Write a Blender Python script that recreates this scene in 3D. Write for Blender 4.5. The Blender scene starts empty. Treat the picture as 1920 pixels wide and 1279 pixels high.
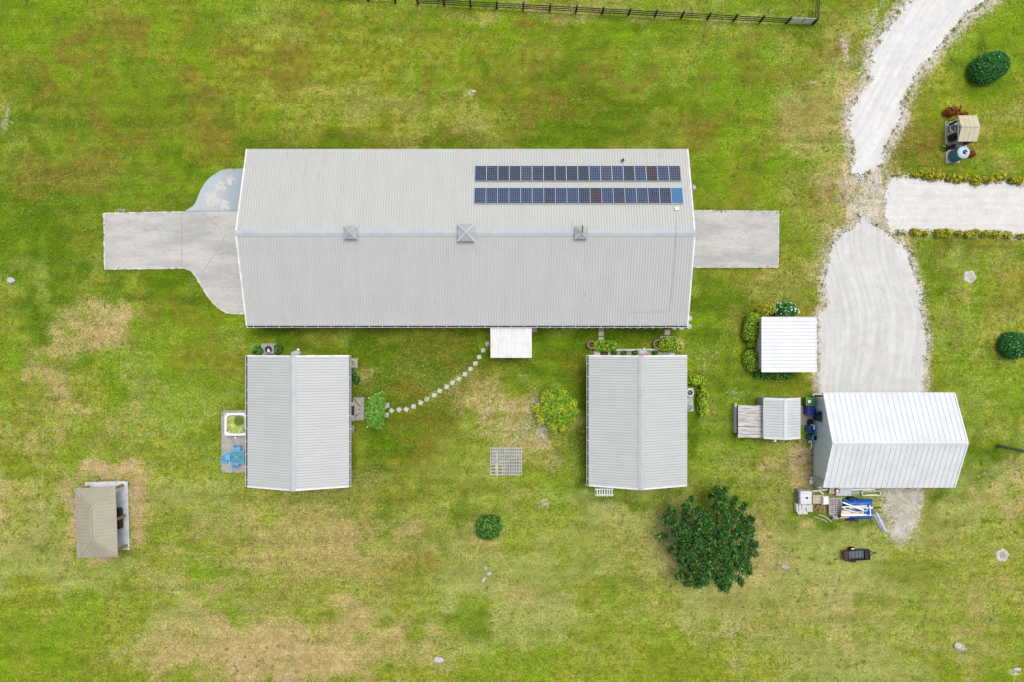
import bpy, math, random
import numpy as np
from mathutils import Matrix, Vector

sc = bpy.context.scene
random.seed(7)
RNG = np.random.default_rng(11)
R = math.radians
# ------------------------------------------------------------------ camera, light, exposure
S, H = 21.0, 66.0                       # photo pixels per metre on the ground, flying height
cam = bpy.data.cameras.new('camera')
cam.sensor_width = 36.0
cam.lens = 36.0 * H / (1920.0 / S)
cam.clip_end = 2000
co = bpy.data.objects.new('camera', cam)
sc.collection.objects.link(co)
co.location = (0, 0, H)
sc.camera = co

SUN_EL, SUN_AZ = 75.0, 40.0             # soft sun, from the upper right of the photo
w = bpy.data.worlds.new('World')
sc.world = w
w.use_nodes = True
nt = w.node_tree
bg = nt.nodes['Background']
sky = nt.nodes.new('ShaderNodeTexSky')
sky.sky_type = 'NISHITA'
sky.sun_disc = False
sky.sun_elevation = R(SUN_EL)
sky.sun_rotation = R(SUN_AZ)
sky.air_density = 0.6
sky.dust_density = 3.0
sky.ozone_density = 0.5
hs = nt.nodes.new('ShaderNodeHueSaturation')      # a thin even overcast: paler than a clear sky
hs.inputs['Saturation'].default_value = 0.45
nt.links.new(sky.outputs[0], hs.inputs['Color'])
nt.links.new(hs.outputs[0], bg.inputs[0])
bg.inputs[1].default_value = 0.15
sl = bpy.data.lights.new('sun', 'SUN')
sl.energy = 1.35
sl.angle = R(26)
sl.color = (1.0, 0.96, 0.87)
so = bpy.data.objects.new('sun', sl)
sc.collection.objects.link(so)
so.location = (40, 40, 80)
so.rotation_euler = (R(90 - SUN_EL), 0, R(180 - SUN_AZ))
vs = sc.view_settings
vs.view_transform = 'Standard'
vs.look = 'None'
vs.exposure = 0.52
vs.gamma = 1.0

# ------------------------------------------------------------------ helpers
def at(px, py, h=0.0):
    k = (1 - h / H) / S
    return Vector(((px - 960) * k, (639.5 - py) * k, h))

def hsh(ix, iy, seed):
    n = (ix.astype(np.int64) * 374761393 + iy.astype(np.int64) * 668265263 + seed * 974634777) & 0xffffffff
    n = ((n ^ (n >> 13)) * 1274126177) & 0xffffffff
    n = (n ^ (n >> 16)) & 0xffffffff
    return n / 4294967295.0

def vnoise(x, y, seed=0):
    ix, iy = np.floor(x), np.floor(y)
    fx, fy = x - ix, y - iy
    fx = fx * fx * (3 - 2 * fx)
    fy = fy * fy * (3 - 2 * fy)
    a, b = hsh(ix, iy, seed), hsh(ix + 1, iy, seed)
    c, d = hsh(ix, iy + 1, seed), hsh(ix + 1, iy + 1, seed)
    return (a + (b - a) * fx) * (1 - fy) + (c + (d - c) * fx) * fy

def fbm(x, y, seed=0, octaves=4, gain=0.5):
    t, amp, tot = 0.0, 1.0, 0.0
    for o in range(octaves):
        t = t + amp * vnoise(x * 2 ** o + 17.3 * o, y * 2 ** o - 9.1 * o, seed + o)
        tot += amp
        amp *= gain
    return t / tot

def sstep(a, b, x):
    t = np.clip((x - a) / (b - a), 0, 1)
    return t * t * (3 - 2 * t)

# ------------------------------------------------------------------ materials
MATS = {}
def new_mat(name):
    m = bpy.data.materials.new(name)
    m.use_nodes = True
    MATS[name] = m
    return m, m.node_tree, m.node_tree.nodes['Principled BSDF']

def nd(t, kind, **kw):
    n = t.nodes.new(kind)
    for k, v in kw.items():
        setattr(n, k, v)
    return n

def mixc(t, f, a, b, blend='MIX'):
    n = nd(t, 'ShaderNodeMix', data_type='RGBA', blend_type=blend)
    for s, v in ((n.inputs[0], f), (n.inputs[6], a), (n.inputs[7], b)):
        if isinstance(v, bpy.types.NodeSocket):
            t.links.new(v, s)
        elif isinstance(v, (tuple, list)):
            s.default_value = (*v[:3], 1)
        else:
            s.default_value = v
    return n.outputs[2]

def mth(t, op, a, b=None, c=None, clamp=False):
    n = nd(t, 'ShaderNodeMath', operation=op, use_clamp=clamp)
    for i, v in enumerate((a, b, c)):
        if v is None:
            continue
        if isinstance(v, bpy.types.NodeSocket):
            t.links.new(v, n.inputs[i])
        else:
            n.inputs[i].default_value = v
    return n.outputs[0]

def noise(t, vec, scale, detail=3, rough=0.6):
    n = nd(t, 'ShaderNodeTexNoise')
    n.inputs['Scale'].default_value = scale
    n.inputs['Detail'].default_value = detail
    n.inputs['Roughness'].default_value = rough
    t.links.new(vec, n.inputs['Vector'])
    return n.outputs[0]

def smap(t, v, a, b, lo=0.0, hi=1.0):
    n = nd(t, 'ShaderNodeMapRange', interpolation_type='SMOOTHSTEP')
    t.links.new(v, n.inputs[0])
    for i, q in enumerate((a, b, lo, hi)):
        n.inputs[i + 1].default_value = q
    return n.outputs[0]

def smapc(t, v, a, b, c0, c1):
    return mixc(t, smap(t, v, a, b), c0, c1)

def mapped(t, vec, scale):
    n = nd(t, 'ShaderNodeMapping')
    n.inputs['Scale'].default_value = scale
    t.links.new(vec, n.inputs['Vector'])
    return n.outputs[0]

def mat(name, c, c2=None, rough=0.6, metal=0.0, scale=2.0, stretch=(1, 1, 1), lo=0.4, hi=0.65, bump=0.0, bscale=None,
        c3=None, s3=9.0, lo3=0.55, hi3=0.7, spec=0.4, trans=0.0, alpha=1.0):
    m, t, b = new_mat(name)
    b.inputs['Roughness'].default_value = rough
    b.inputs['Metallic'].default_value = metal
    b.inputs['Specular IOR Level'].default_value = spec
    b.inputs['Alpha'].default_value = alpha
    tc = nd(t, 'ShaderNodeTexCoord').outputs['Object']
    if c2 is None:
        c2 = tuple(x * 0.82 for x in c)
    v = mapped(t, tc, stretch)
    col = mixc(t, smap(t, noise(t, v, scale, 5), lo, hi), c, c2)
    if c3:
        col = mixc(t, smap(t, noise(t, v, s3, 4, 0.7), lo3, hi3), col, c3)
    t.links.new(col, b.inputs['Base Color'])
    if bump:
        bn = nd(t, 'ShaderNodeBump')
        bn.inputs['Strength'].default_value = bump
        bn.inputs['Distance'].default_value = 0.05
        t.links.new(noise(t, v, bscale or scale * 5, 3), bn.inputs['Height'])
        t.links.new(bn.outputs[0], b.inputs['Normal'])
    return m

def leaf_mat(name, a, b_, rough=0.5, c=None, cf=0.15, tr_=0.25):
    m, t, b = new_mat(name)
    g = nd(t, 'ShaderNodeNewGeometry')
    rnd = g.outputs['Random Per Island']
    col = mixc(t, rnd, a, b_)
    if c:
        f = smap(t, mth(t, 'FRACT', mth(t, 'MULTIPLY', rnd, 37.7)), 1 - cf, 1 - cf + 0.02)
        col = mixc(t, f, col, c)
    t.links.new(col, b.inputs['Base Color'])
    b.inputs['Roughness'].default_value = rough
    b.inputs['Specular IOR Level'].default_value = 0.35
    tr = nd(t, 'ShaderNodeBsdfTranslucent')
    t.links.new(col, tr.inputs[0])
    mx = nd(t, 'ShaderNodeMixShader')
    mx.inputs[0].default_value = tr_
    t.links.new(b.outputs[0], mx.inputs[1])
    t.links.new(tr.outputs[0], mx.inputs[2])
    t.links.new(mx.outputs[0], t.nodes['Material Output'].inputs[0])
    return m

# ------------------------------------------------------------------ object building
WLOC = {}
COL = sc.collection
class MB:
    def __init__(s, loc=(0, 0, 0), rz=0.0, rx=0.0, ry=0.0):
        s.V, s.F = [], []
        s.M = Matrix.Translation(Vector(loc)) @ Matrix.Rotation(rz, 4, 'Z') @ Matrix.Rotation(ry, 4, 'Y') @ Matrix.Rotation(rx, 4, 'X')
    def add(s, vs_, fs, M=None):
        n = len(s.V)
        T = s.M if M is None else s.M @ M
        s.V += [T @ Vector(v) for v in vs_]
        s.F += [tuple(i + n for i in f) for f in fs]
        return s
    def box(s, c, d, rz=0.0, rx=0.0, ry=0.0, taper=1.0):
        x, y, z = d[0] / 2, d[1] / 2, d[2] / 2
        k = taper
        vs_ = [(-x, -y, -z), (x, -y, -z), (x, y, -z), (-x, y, -z), (-x * k, -y * k, z), (x * k, -y * k, z), (x * k, y * k, z), (-x * k, y * k, z)]
        M = Matrix.Translation(Vector(c)) @ Matrix.Rotation(rz, 4, 'Z') @ Matrix.Rotation(ry, 4, 'Y') @ Matrix.Rotation(rx, 4, 'X')
        return s.add(vs_, [(3, 2, 1, 0), (4, 5, 6, 7), (0, 1, 5, 4), (1, 2, 6, 5), (2, 3, 7, 6), (3, 0, 4, 7)], M)
    def bar(s, p, q, wd, th):
        p, q = Vector(p), Vector(q)
        d = q - p
        L = d.length
        M = Matrix.Translation((p + q) / 2) @ d.to_track_quat('X', 'Z').to_matrix().to_4x4()
        x, y, z = L / 2, wd / 2, th / 2
        vs_ = [(-x, -y, -z), (x, -y, -z), (x, y, -z), (-x, y, -z), (-x, -y, z), (x, -y, z), (x, y, z), (-x, y, z)]
        return s.add(vs_, [(3, 2, 1, 0), (4, 5, 6, 7), (0, 1, 5, 4), (1, 2, 6, 5), (2, 3, 7, 6), (3, 0, 4, 7)], M)
    def cyl(s, p, q, r0, r1=None, n=12, caps=True):
        p, q = Vector(p), Vector(q)
        r1 = r0 if r1 is None else r1
        d = q - p
        M = Matrix.Translation(p) @ d.to_track_quat('Z', 'Y').to_matrix().to_4x4()
        L = d.length
        vs_ = [(r0 * math.cos(a), r0 * math.sin(a), 0) for a in [2 * math.pi * i / n for i in range(n)]]
        vs_ += [(r1 * math.cos(a), r1 * math.sin(a), L) for a in [2 * math.pi * i / n for i in range(n)]]
        fs = [(i, (i + 1) % n, n + (i + 1) % n, n + i) for i in range(n)]
        if caps:
            fs += [tuple(range(n - 1, -1, -1)), tuple(range(n, 2 * n))]
        return s.add(vs_, fs, M)
    def tube(s, pts, r, n=8):
        for a, b in zip(pts[:-1], pts[1:]):
            s.cyl(a, b, r, r, n)
        return s
    def lathe(s, prof, c=(0, 0, 0), n=24):
        vs_, fs = [], []
        for r, z in prof:
            vs_ += [(c[0] + r * math.cos(2 * math.pi * i / n), c[1] + r * math.sin(2 * math.pi * i / n), c[2] + z) for i in range(n)]
        for k in range(len(prof) - 1):
            for i in range(n):
                j = (i + 1) % n
                fs.append((k * n + i, k * n + j, (k + 1) * n + j, (k + 1) * n + i))
        return s.add(vs_, fs)
    def prism(s, poly, z0, z1):
        n = len(poly)
        area = sum(poly[i][0] * poly[(i + 1) % n][1] - poly[(i + 1) % n][0] * poly[i][1] for i in range(n))
        if area < 0:
            poly = poly[::-1]
        vs_ = [(p[0], p[1], z0) for p in poly] + [(p[0], p[1], z1) for p in poly]
        fs = [tuple(range(n - 1, -1, -1)), tuple(range(n, 2 * n))] + [(i, (i + 1) % n, n + (i + 1) % n, n + i) for i in range(n)]
        return s.add(vs_, fs)
    def torus(s, c, Rr, r, n=24, m=8, M=None):
        vs_, fs = [], []
        for i in range(n):
            a = 2 * math.pi * i / n
            for j in range(m):
                b = 2 * math.pi * j / m
                vs_.append((c[0] + (Rr + r * math.cos(b)) * math.cos(a), c[1] + (Rr + r * math.cos(b)) * math.sin(a), c[2] + r * math.sin(b)))
        for i in range(n):
            for j in range(m):
                fs.append((i * m + j, ((i + 1) % n) * m + j, ((i + 1) % n) * m + (j + 1) % m, i * m + (j + 1) % m))
        return s.add(vs_, fs, M)
    def build(s, name, m, parent=None, origin=None, smooth=False, bevel=0.0, subsurf=0, local=False):
        if local:
            off = Vector((0, 0, 0))
        elif parent is not None:
            off = Vector(WLOC[parent.name])
        else:
            off = Vector(origin) if origin is not None else Vector((0, 0, 0))
        me = bpy.data.meshes.new(name)
        me.from_pydata([tuple(v - off) for v in s.V], [], s.F)
        me.update()
        return link_mesh(name, me, m, parent, off, smooth, bevel, subsurf)

def link_mesh(name, me, m, parent, off, smooth=False, bevel=0.0, subsurf=0):
    o = bpy.data.objects.new(name, me)
    COL.objects.link(o)
    me.materials.append(MATS[m] if isinstance(m, str) else m)
    if smooth:
        me.polygons.foreach_set('use_smooth', [True] * len(me.polygons))
    if parent is not None:
        o.parent = parent
    else:
        o.location = off
    WLOC[o.name] = tuple(off)
    if bevel:
        b = o.modifiers.new('bevel', 'BEVEL')
        b.width = bevel
        b.segments = 2
        b.limit_method = 'ANGLE'
    if subsurf:
        q = o.modifiers.new('smooth', 'SUBSURF')
        q.levels = q.render_levels = subsurf
    return o

def tag(o, label, cat, group=None):
    o['label'] = label
    o['category'] = cat
    if group:
        o['group'] = group
    return o

def thing(name, label, cat, loc, group=None):
    o = bpy.data.objects.new(name, None)
    COL.objects.link(o)
    o.location = loc
    o.empty_display_size = 0.3
    WLOC[o.name] = tuple(loc)
    return tag(o, label, cat, group)

def struct(o, kind='structure'):
    o['kind'] = kind
    return o

def dup(root, loc, rot=None, label=None):
    r = root.copy()
    COL.objects.link(r)
    r.location = loc
    if rot is not None:
        r.rotation_euler = rot
    if label:
        r['label'] = label
    WLOC[r.name] = tuple(loc)
    for ch in list(root.children):
        c = ch.copy()
        COL.objects.link(c)
        c.parent = r
        for g in list(ch.children):
            d = g.copy()
            COL.objects.link(d)
            d.parent = c
    return r

ORD = ['first', 'second', 'third', 'fourth', 'fifth', 'sixth', 'seventh', 'eighth', 'ninth', 'tenth', 'eleventh', 'twelfth', 'thirteenth',
       'fourteenth', 'fifteenth', 'sixteenth', 'seventeenth', 'eighteenth', 'nineteenth', 'twentieth']

# ------------------------------------------------------------------ material library
mat('barn_roof', (0.438, 0.447, 0.43), (0.405, 0.416, 0.403), 0.5, scale=1.0, stretch=(1.2, 0.09, 1), lo=0.3, hi=0.75,
    c3=(0.31, 0.315, 0.305), s3=1.5, lo3=0.66, hi3=0.9)
mat('cabin_roof', (0.455, 0.475, 0.47), (0.415, 0.435, 0.43), 0.5, scale=1.0, stretch=(0.12, 2.4, 1), lo=0.35, hi=0.7)
mat('roof_rib', (0.385, 0.40, 0.395), (0.35, 0.365, 0.36), 0.5, scale=0.8)  # darker than the sheets: rib shading put into the colour
mat('ridge_metal', (0.41, 0.43, 0.44), (0.37, 0.39, 0.41), 0.4, scale=0.7)
mat('seam_grey', (0.50, 0.52, 0.54), (0.46, 0.48, 0.50), 0.45, scale=2)
mat('white_trim', (0.70, 0.71, 0.70), (0.58, 0.59, 0.58), 0.45, scale=1.4)
mat('white_roof', (0.60, 0.625, 0.645), (0.55, 0.575, 0.595), 0.42, scale=0.6, c3=(0.50, 0.515, 0.52), s3=1.8, lo3=0.55, hi3=0.8)
mat('porch_roof', (0.62, 0.615, 0.615), (0.46, 0.455, 0.455), 0.42, scale=1.2, stretch=(4, 0.5, 1), lo=0.4, hi=0.75)
mat('shed_roof', (0.52, 0.54, 0.55), (0.46, 0.48, 0.49), 0.45, scale=0.9)
mat('old_sheet', (0.50, 0.495, 0.48), (0.29, 0.28, 0.265), 0.7, scale=1.5, stretch=(0.7, 5, 1), lo=0.4, hi=0.62, c3=(0.15, 0.12, 0.09), s3=3.0, lo3=0.62, hi3=0.74)
mat('dark_gap', (0.035, 0.035, 0.037), (0.02, 0.02, 0.022), 0.8, scale=3)
mat('wall_cream', (0.52, 0.50, 0.45), (0.45, 0.43, 0.39), 0.7, scale=1.0)
mat('wall_blue_grey', (0.58, 0.67, 0.71), (0.50, 0.59, 0.63), 0.6, scale=1.5, stretch=(1, 1, 0.3))
mat('wall_light_grey', (0.40, 0.44, 0.45), (0.33, 0.37, 0.38), 0.6, scale=2.0)
mat('door_navy', (0.012, 0.032, 0.055), (0.009, 0.025, 0.045), 0.35, scale=4)
mat('door_white', (0.62, 0.62, 0.60), None, 0.5)
mat('window_glass', (0.03, 0.04, 0.05), (0.05, 0.06, 0.07), 0.08, scale=2, spec=0.6)
mat('concrete', (0.455, 0.45, 0.425), (0.335, 0.335, 0.32), 0.85, scale=0.5, stretch=(0.45, 1.5, 1), lo=0.36, hi=0.68, bump=0.3, bscale=14, c3=(0.27, 0.265, 0.25), s3=7.0, lo3=0.46, hi3=0.8)
mat('concrete_edge', (0.52, 0.52, 0.49), (0.44, 0.44, 0.41), 0.85, scale=2)
mat('concrete_grey', (0.33, 0.325, 0.32), (0.26, 0.25, 0.245), 0.85, scale=1.2, bump=0.2, c3=(0.36, 0.31, 0.27), s3=2, lo3=0.55, hi3=0.72)
mat('concrete_white', (0.56, 0.58, 0.60), (0.42, 0.45, 0.47), 0.8, scale=0.9, bump=0.15)
mat('paver', (0.46, 0.45, 0.41), (0.38, 0.37, 0.34), 0.85, scale=4, bump=0.2)
mat('cupola_metal', (0.34, 0.36, 0.37), (0.28, 0.30, 0.31), 0.5, scale=4)
mat('alu', (0.56, 0.57, 0.58), (0.48, 0.49, 0.5), 0.35, metal=0.35, scale=3)
mat('galv', (0.36, 0.39, 0.41), (0.28, 0.31, 0.33), 0.4, metal=0.4, scale=3)
mat('fence_black', (0.012, 0.013, 0.015), (0.02, 0.02, 0.022), 0.7, scale=6)
mat('plastic_green', (0.008, 0.16, 0.05), (0.008, 0.13, 0.05), 0.4, scale=5)
mat('plastic_lime', (0.20, 0.46, 0.03), None, 0.4)
mat('plastic_blue', (0.008, 0.012, 0.26), (0.008, 0.01, 0.20), 0.4, scale=6)
mat('barrel_blue', (0.012, 0.10, 0.27), (0.01, 0.075, 0.20), 0.35, scale=4)
mat('plastic_white', (0.72, 0.73, 0.72), (0.62, 0.63, 0.62), 0.45, scale=4)
mat('tote_white', (0.60, 0.63, 0.64), (0.52, 0.55, 0.56), 0.45, scale=2)
mat('rubber', (0.013, 0.013, 0.014), (0.022, 0.021, 0.02), 0.85, scale=8)
mat('wood_grey', (0.37, 0.345, 0.325), (0.26, 0.24, 0.225), 0.8, scale=3, stretch=(1, 4, 1))
mat('wood_white', (0.53, 0.53, 0.52), (0.42, 0.42, 0.41), 0.75, scale=4)
mat('grid_wood', (0.43, 0.43, 0.42), (0.33, 0.33, 0.32), 0.8, scale=3)
mat('wood_tan', (0.34, 0.25, 0.15), (0.26, 0.18, 0.11), 0.75, scale=4)
mat('plywood', (0.42, 0.37, 0.29), (0.36, 0.31, 0.25), 0.8, scale=2.5, stretch=(0.6, 4, 1))
mat('lumber', (0.62, 0.56, 0.43), (0.52, 0.46, 0.34), 0.7, scale=3)
mat('brick', (0.22, 0.10, 0.065), (0.33, 0.20, 0.14), 0.85, scale=5)
mat('tarp', (0.012, 0.10, 0.40), (0.008, 0.06, 0.26), 0.4, scale=2.4, lo=0.42, hi=0.6, bump=0.5, bscale=5)
mat('tan_roof', (0.325, 0.30, 0.23), (0.295, 0.27, 0.205), 0.55, scale=1.1)
mat('tan_seam', (0.295, 0.272, 0.21), None, 0.6)
mat('cream_roof', (0.50, 0.45, 0.32), (0.45, 0.40, 0.285), 0.6, scale=1.5)
mat('tank_blue', (0.065, 0.155, 0.24), (0.055, 0.13, 0.20), 0.5, scale=2, stretch=(1, 1, 0.4))
mat('tank_top', (0.42, 0.50, 0.60), (0.37, 0.45, 0.55), 0.45, scale=3)
mat('dark_lid', (0.02, 0.035, 0.075), None, 0.25)
mat('machine_black', (0.005, 0.005, 0.009), (0.011, 0.011, 0.015), 0.6, scale=6)
mat('machine_grey', (0.17, 0.20, 0.225), (0.12, 0.14, 0.165), 0.5, scale=4)
mat('tub_shell', (0.72, 0.73, 0.72), (0.66, 0.67, 0.66), 0.3, scale=3)
mat('tub_algae', (0.29, 0.36, 0.045), (0.50, 0.53, 0.33), 0.4, scale=2.2, lo=0.48, hi=0.6, c3=(0.20, 0.27, 0.02), s3=2.5, lo3=0.55, hi3=0.65)
mat('tub_water', (0.075, 0.125, 0.02), (0.11, 0.17, 0.02), 0.12, scale=3)
mat('chair_blue', (0.11, 0.40, 0.68), (0.09, 0.34, 0.60), 0.45, scale=5)
mat('table_glass', (0.075, 0.21, 0.245), (0.06, 0.16, 0.18), 0.15, scale=2, spec=0.5)
mat('ac_grey', (0.30, 0.30, 0.33), None, 0.5)
mat('soil', (0.085, 0.06, 0.042), (0.14, 0.105, 0.075), 0.95, scale=6, bump=0.6)
mat('soil_pale', (0.30, 0.25, 0.17), (0.36, 0.29, 0.20), 0.95, scale=6, bump=0.6)
mat('mat_brown', (0.075, 0.038, 0.016), (0.055, 0.03, 0.014), 0.9, scale=8)
mat('pole_wood', (0.20, 0.19, 0.175), (0.26, 0.25, 0.23), 0.85, scale=3, stretch=(1, 1, 0.2))
mat('bark', (0.10, 0.08, 0.06), (0.06, 0.05, 0.04), 0.9, scale=5)
mat('rock', (0.48, 0.46, 0.42), (0.36, 0.345, 0.32), 0.9, scale=4, bump=0.5)
mat('cushion', (0.44, 0.41, 0.36), None, 0.8)
mat('trailer_red', (0.03, 0.014, 0.012), (0.018, 0.011, 0.010), 0.4, scale=6)
mat('trailer_bed', (0.085, 0.10, 0.135), (0.06, 0.075, 0.10), 0.5, scale=4)
mat('sign_red', (0.22, 0.02, 0.03), None, 0.5)
mat('rust_red', (0.10, 0.014, 0.016), (0.04, 0.012, 0.012), 0.5, scale=8)
mat('hose_green', (0.015, 0.12, 0.09), (0.012, 0.08, 0.07), 0.5, scale=8)
mat('teal', (0.06, 0.16, 0.16), None, 0.5)
mat('blue_paint', (0.235, 0.31, 0.37), (0.20, 0.275, 0.34), 0.7, scale=0.8)
leaf_mat('leaf_tree', (0.008, 0.055, 0.006), (0.045, 0.155, 0.016), 0.45, (0.16, 0.31, 0.03), 0.08, 0.10)
leaf_mat('leaf_lime', (0.20, 0.40, 0.012), (0.38, 0.56, 0.022), 0.5, (0.06, 0.17, 0.01), 0.28)
leaf_mat('leaf_yellow', (0.66, 0.62, 0.03), (0.46, 0.55, 0.03), 0.5, (0.2, 0.34, 0.02), 0.15)
leaf_mat('leaf_gold', (0.58, 0.48, 0.02), (0.33, 0.38, 0.02), 0.5, (0.13, 0.24, 0.015), 0.25)
leaf_mat('leaf_dark', (0.010, 0.11, 0.012), (0.040, 0.24, 0.03), 0.4, (0.36, 0.55, 0.32), 0.03)  # few pale leaves: specular specks put into the colour
leaf_mat('leaf_mid', (0.055, 0.19, 0.015), (0.15, 0.35, 0.03), 0.5, (0.02, 0.075, 0.012), 0.3)
leaf_mat('leaf_hedge', (0.22, 0.40, 0.014), (0.42, 0.56, 0.025), 0.5, (0.06, 0.14, 0.01), 0.2)
leaf_mat('leaf_vine', (0.07, 0.24, 0.012), (0.20, 0.42, 0.03), 0.5, (0.5, 0.62, 0.25), 0.1)
leaf_mat('leaf_red', (0.15, 0.02, 0.012), (0.38, 0.07, 0.015), 0.45, (0.34, 0.14, 0.015), 0.2)
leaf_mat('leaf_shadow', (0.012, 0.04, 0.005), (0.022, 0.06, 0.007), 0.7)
# rain streaks and dirt running down the barn roof
m_ = MATS['barn_roof']
t_ = m_.node_tree
b_ = t_.nodes['Principled BSDF']
col0 = b_.inputs['Base Color'].links[0].from_socket
tc_ = nd(t_, 'ShaderNodeTexCoord').outputs['Object']
st_ = noise(t_, mapped(t_, tc_, (6.5, 0.5, 1)), 1.0, 4, 0.6)
pt_ = noise(t_, mapped(t_, tc_, (0.35, 0.35, 1)), 1.0, 3, 0.6)
f_ = mth(t_, 'MULTIPLY', smap(t_, st_, 0.60, 0.72), smap(t_, pt_, 0.45, 0.65))
col1 = mixc(t_, mth(t_, 'MULTIPLY', f_, 0.55), col0, (0.20, 0.205, 0.20))
sp_ = nd(t_, 'ShaderNodeSeparateXYZ')
t_.links.new(tc_, sp_.inputs[0])
lap = mth(t_, 'LESS_THAN', mth(t_, 'ABSOLUTE', mth(t_, 'SUBTRACT', mth(t_, 'FRACT', mth(t_, 'MULTIPLY', sp_.outputs[1], 0.4)), 0.5)), 0.012)
col1 = mixc(t_, mth(t_, 'MULTIPLY', lap, 0.12), col1, (0.2, 0.2, 0.2))
t_.links.new(col1, b_.inputs['Base Color'])
leaf_mat('petal_white', (0.75, 0.78, 0.72), (0.66, 0.7, 0.62), 0.5)
leaf_mat('petal_yellow', (0.62, 0.58, 0.10), (0.7, 0.68, 0.3), 0.5)

# ------------------------------------------------------------------ ground
def ground_material():
    m, t, b = new_mat('lawn')
    b.inputs['Roughness'].default_value = 0.9
    b.inputs['Specular IOR Level'].default_value = 0.1
    tc = nd(t, 'ShaderNodeTexCoord').outputs['Object']
    A = nd(t, 'ShaderNodeVertexColor', layer_name='cover_a')
    B = nd(t, 'ShaderNodeVertexColor', layer_name='cover_b')
    sa = nd(t, 'ShaderNodeSeparateColor')
    sb = nd(t, 'ShaderNodeSeparateColor')
    t.links.new(A.outputs[0], sa.inputs[0])
    t.links.new(B.outputs[0], sb.inputs[0])
    dry, lush_shade, rust = sa.outputs
    sand, pale, vivid = sb.outputs
    n1 = noise(t, tc, 6.0, 4, 0.75)       # tufts
    n2 = noise(t, tc, 1.7, 5, 0.7)        # clumps
    n3 = noise(t, tc, 3.4, 4, 0.7)
    n4 = noise(t, tc, 12.0, 2, 0.6)
    n5 = noise(t, tc, 4.3, 2, 0.5)
    def fac(mask, na, ka, nb, kb, lo, hi):
        v = mth(t, 'ADD', mask, mth(t, 'MULTIPLY', mth(t, 'SUBTRACT', na, 0.5), ka))
        v = mth(t, 'ADD', v, mth(t, 'MULTIPLY', mth(t, 'SUBTRACT', nb, 0.5), kb))
        return smap(t, v, lo, hi)
    base = mixc(t, smap(t, n2, 0.34, 0.66), (0.165, 0.208, 0.0075), (0.235, 0.266, 0.022))
    base = mixc(t, fac(vivid, n2, 1.3, n1, 1.2, 0.05, 0.95), base, (0.148, 0.243, 0.0055))
    base = mixc(t, fac(pale, n3, 1.3, n1, 1.6, 0.05, 0.95), base, (0.275, 0.306, 0.075))
    base = mixc(t, fac(lush_shade, n2, 1.2, n1, 1.0, 0.05, 1.05), base, (0.082, 0.150, 0.0035))
    base = mixc(t, fac(rust, n3, 1.3, n1, 1.5, 0.05, 1.2), base, (0.172, 0.142, 0.018))
    base = mixc(t, fac(dry, n3, 1.0, n1, 1.1, 0.02, 1.25), base, (0.385, 0.298, 0.122))
    base = mixc(t, fac(dry, n3, 1.2, n1, 1.2, 1.2, 1.8), base, (0.35, 0.272, 0.165))
    base = mixc(t, fac(sand, n3, 1.3, n1, 0.9, 0.16, 1.0), base, (0.475, 0.435, 0.355))
    # blade scale light and dark flecks: straw and uneven blade colour
    base = mixc(t, 1.0, base, smapc(t, n1, 0.30, 0.70, (0.74, 0.77, 0.70), (1.20, 1.18, 1.25)), 'MULTIPLY')
    base = mixc(t, 1.0, base, smapc(t, n4, 0.28, 0.72, (0.76, 0.79, 0.78), (1.24, 1.21, 1.22)), 'MULTIPLY')
    n6 = noise(t, mapped(t, tc, (0.12, 1.1, 1)), 1.0, 3)
    n7 = noise(t, tc, 0.75, 6, 0.72)
    base = mixc(t, 1.0, base, smapc(t, n2, 0.30, 0.70, (0.80, 0.83, 0.8), (1.19, 1.16, 1.2)), 'MULTIPLY')
    base = mixc(t, 1.0, base, smapc(t, n7, 0.30, 0.70, (0.84, 0.87, 0.8), (1.16, 1.13, 1.2)), 'MULTIPLY')
    base = mixc(t, 1.0, base, smapc(t, n6, 0.32, 0.68, (0.875, 0.885, 0.875), (1.10, 1.09, 1.10)), 'MULTIPLY')
    base = mixc(t, smap(t, n5, 0.64, 0.78, 0.0, 0.15), base, (0.36, 0.33, 0.15))
    t.links.new(base, b.inputs['Base Color'])
    bn = nd(t, 'ShaderNodeBump')
    bn.inputs['Strength'].default_value = 0.6
    bn.inputs['Distance'].default_value = 0.12
    hsum = mth(t, 'ADD', n1, mth(t, 'MULTIPLY', n4, 0.6))
    t.links.new(hsum, bn.inputs['Height'])
    t.links.new(bn.outputs[0], b.inputs['Normal'])
    return m
ground_material()

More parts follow.
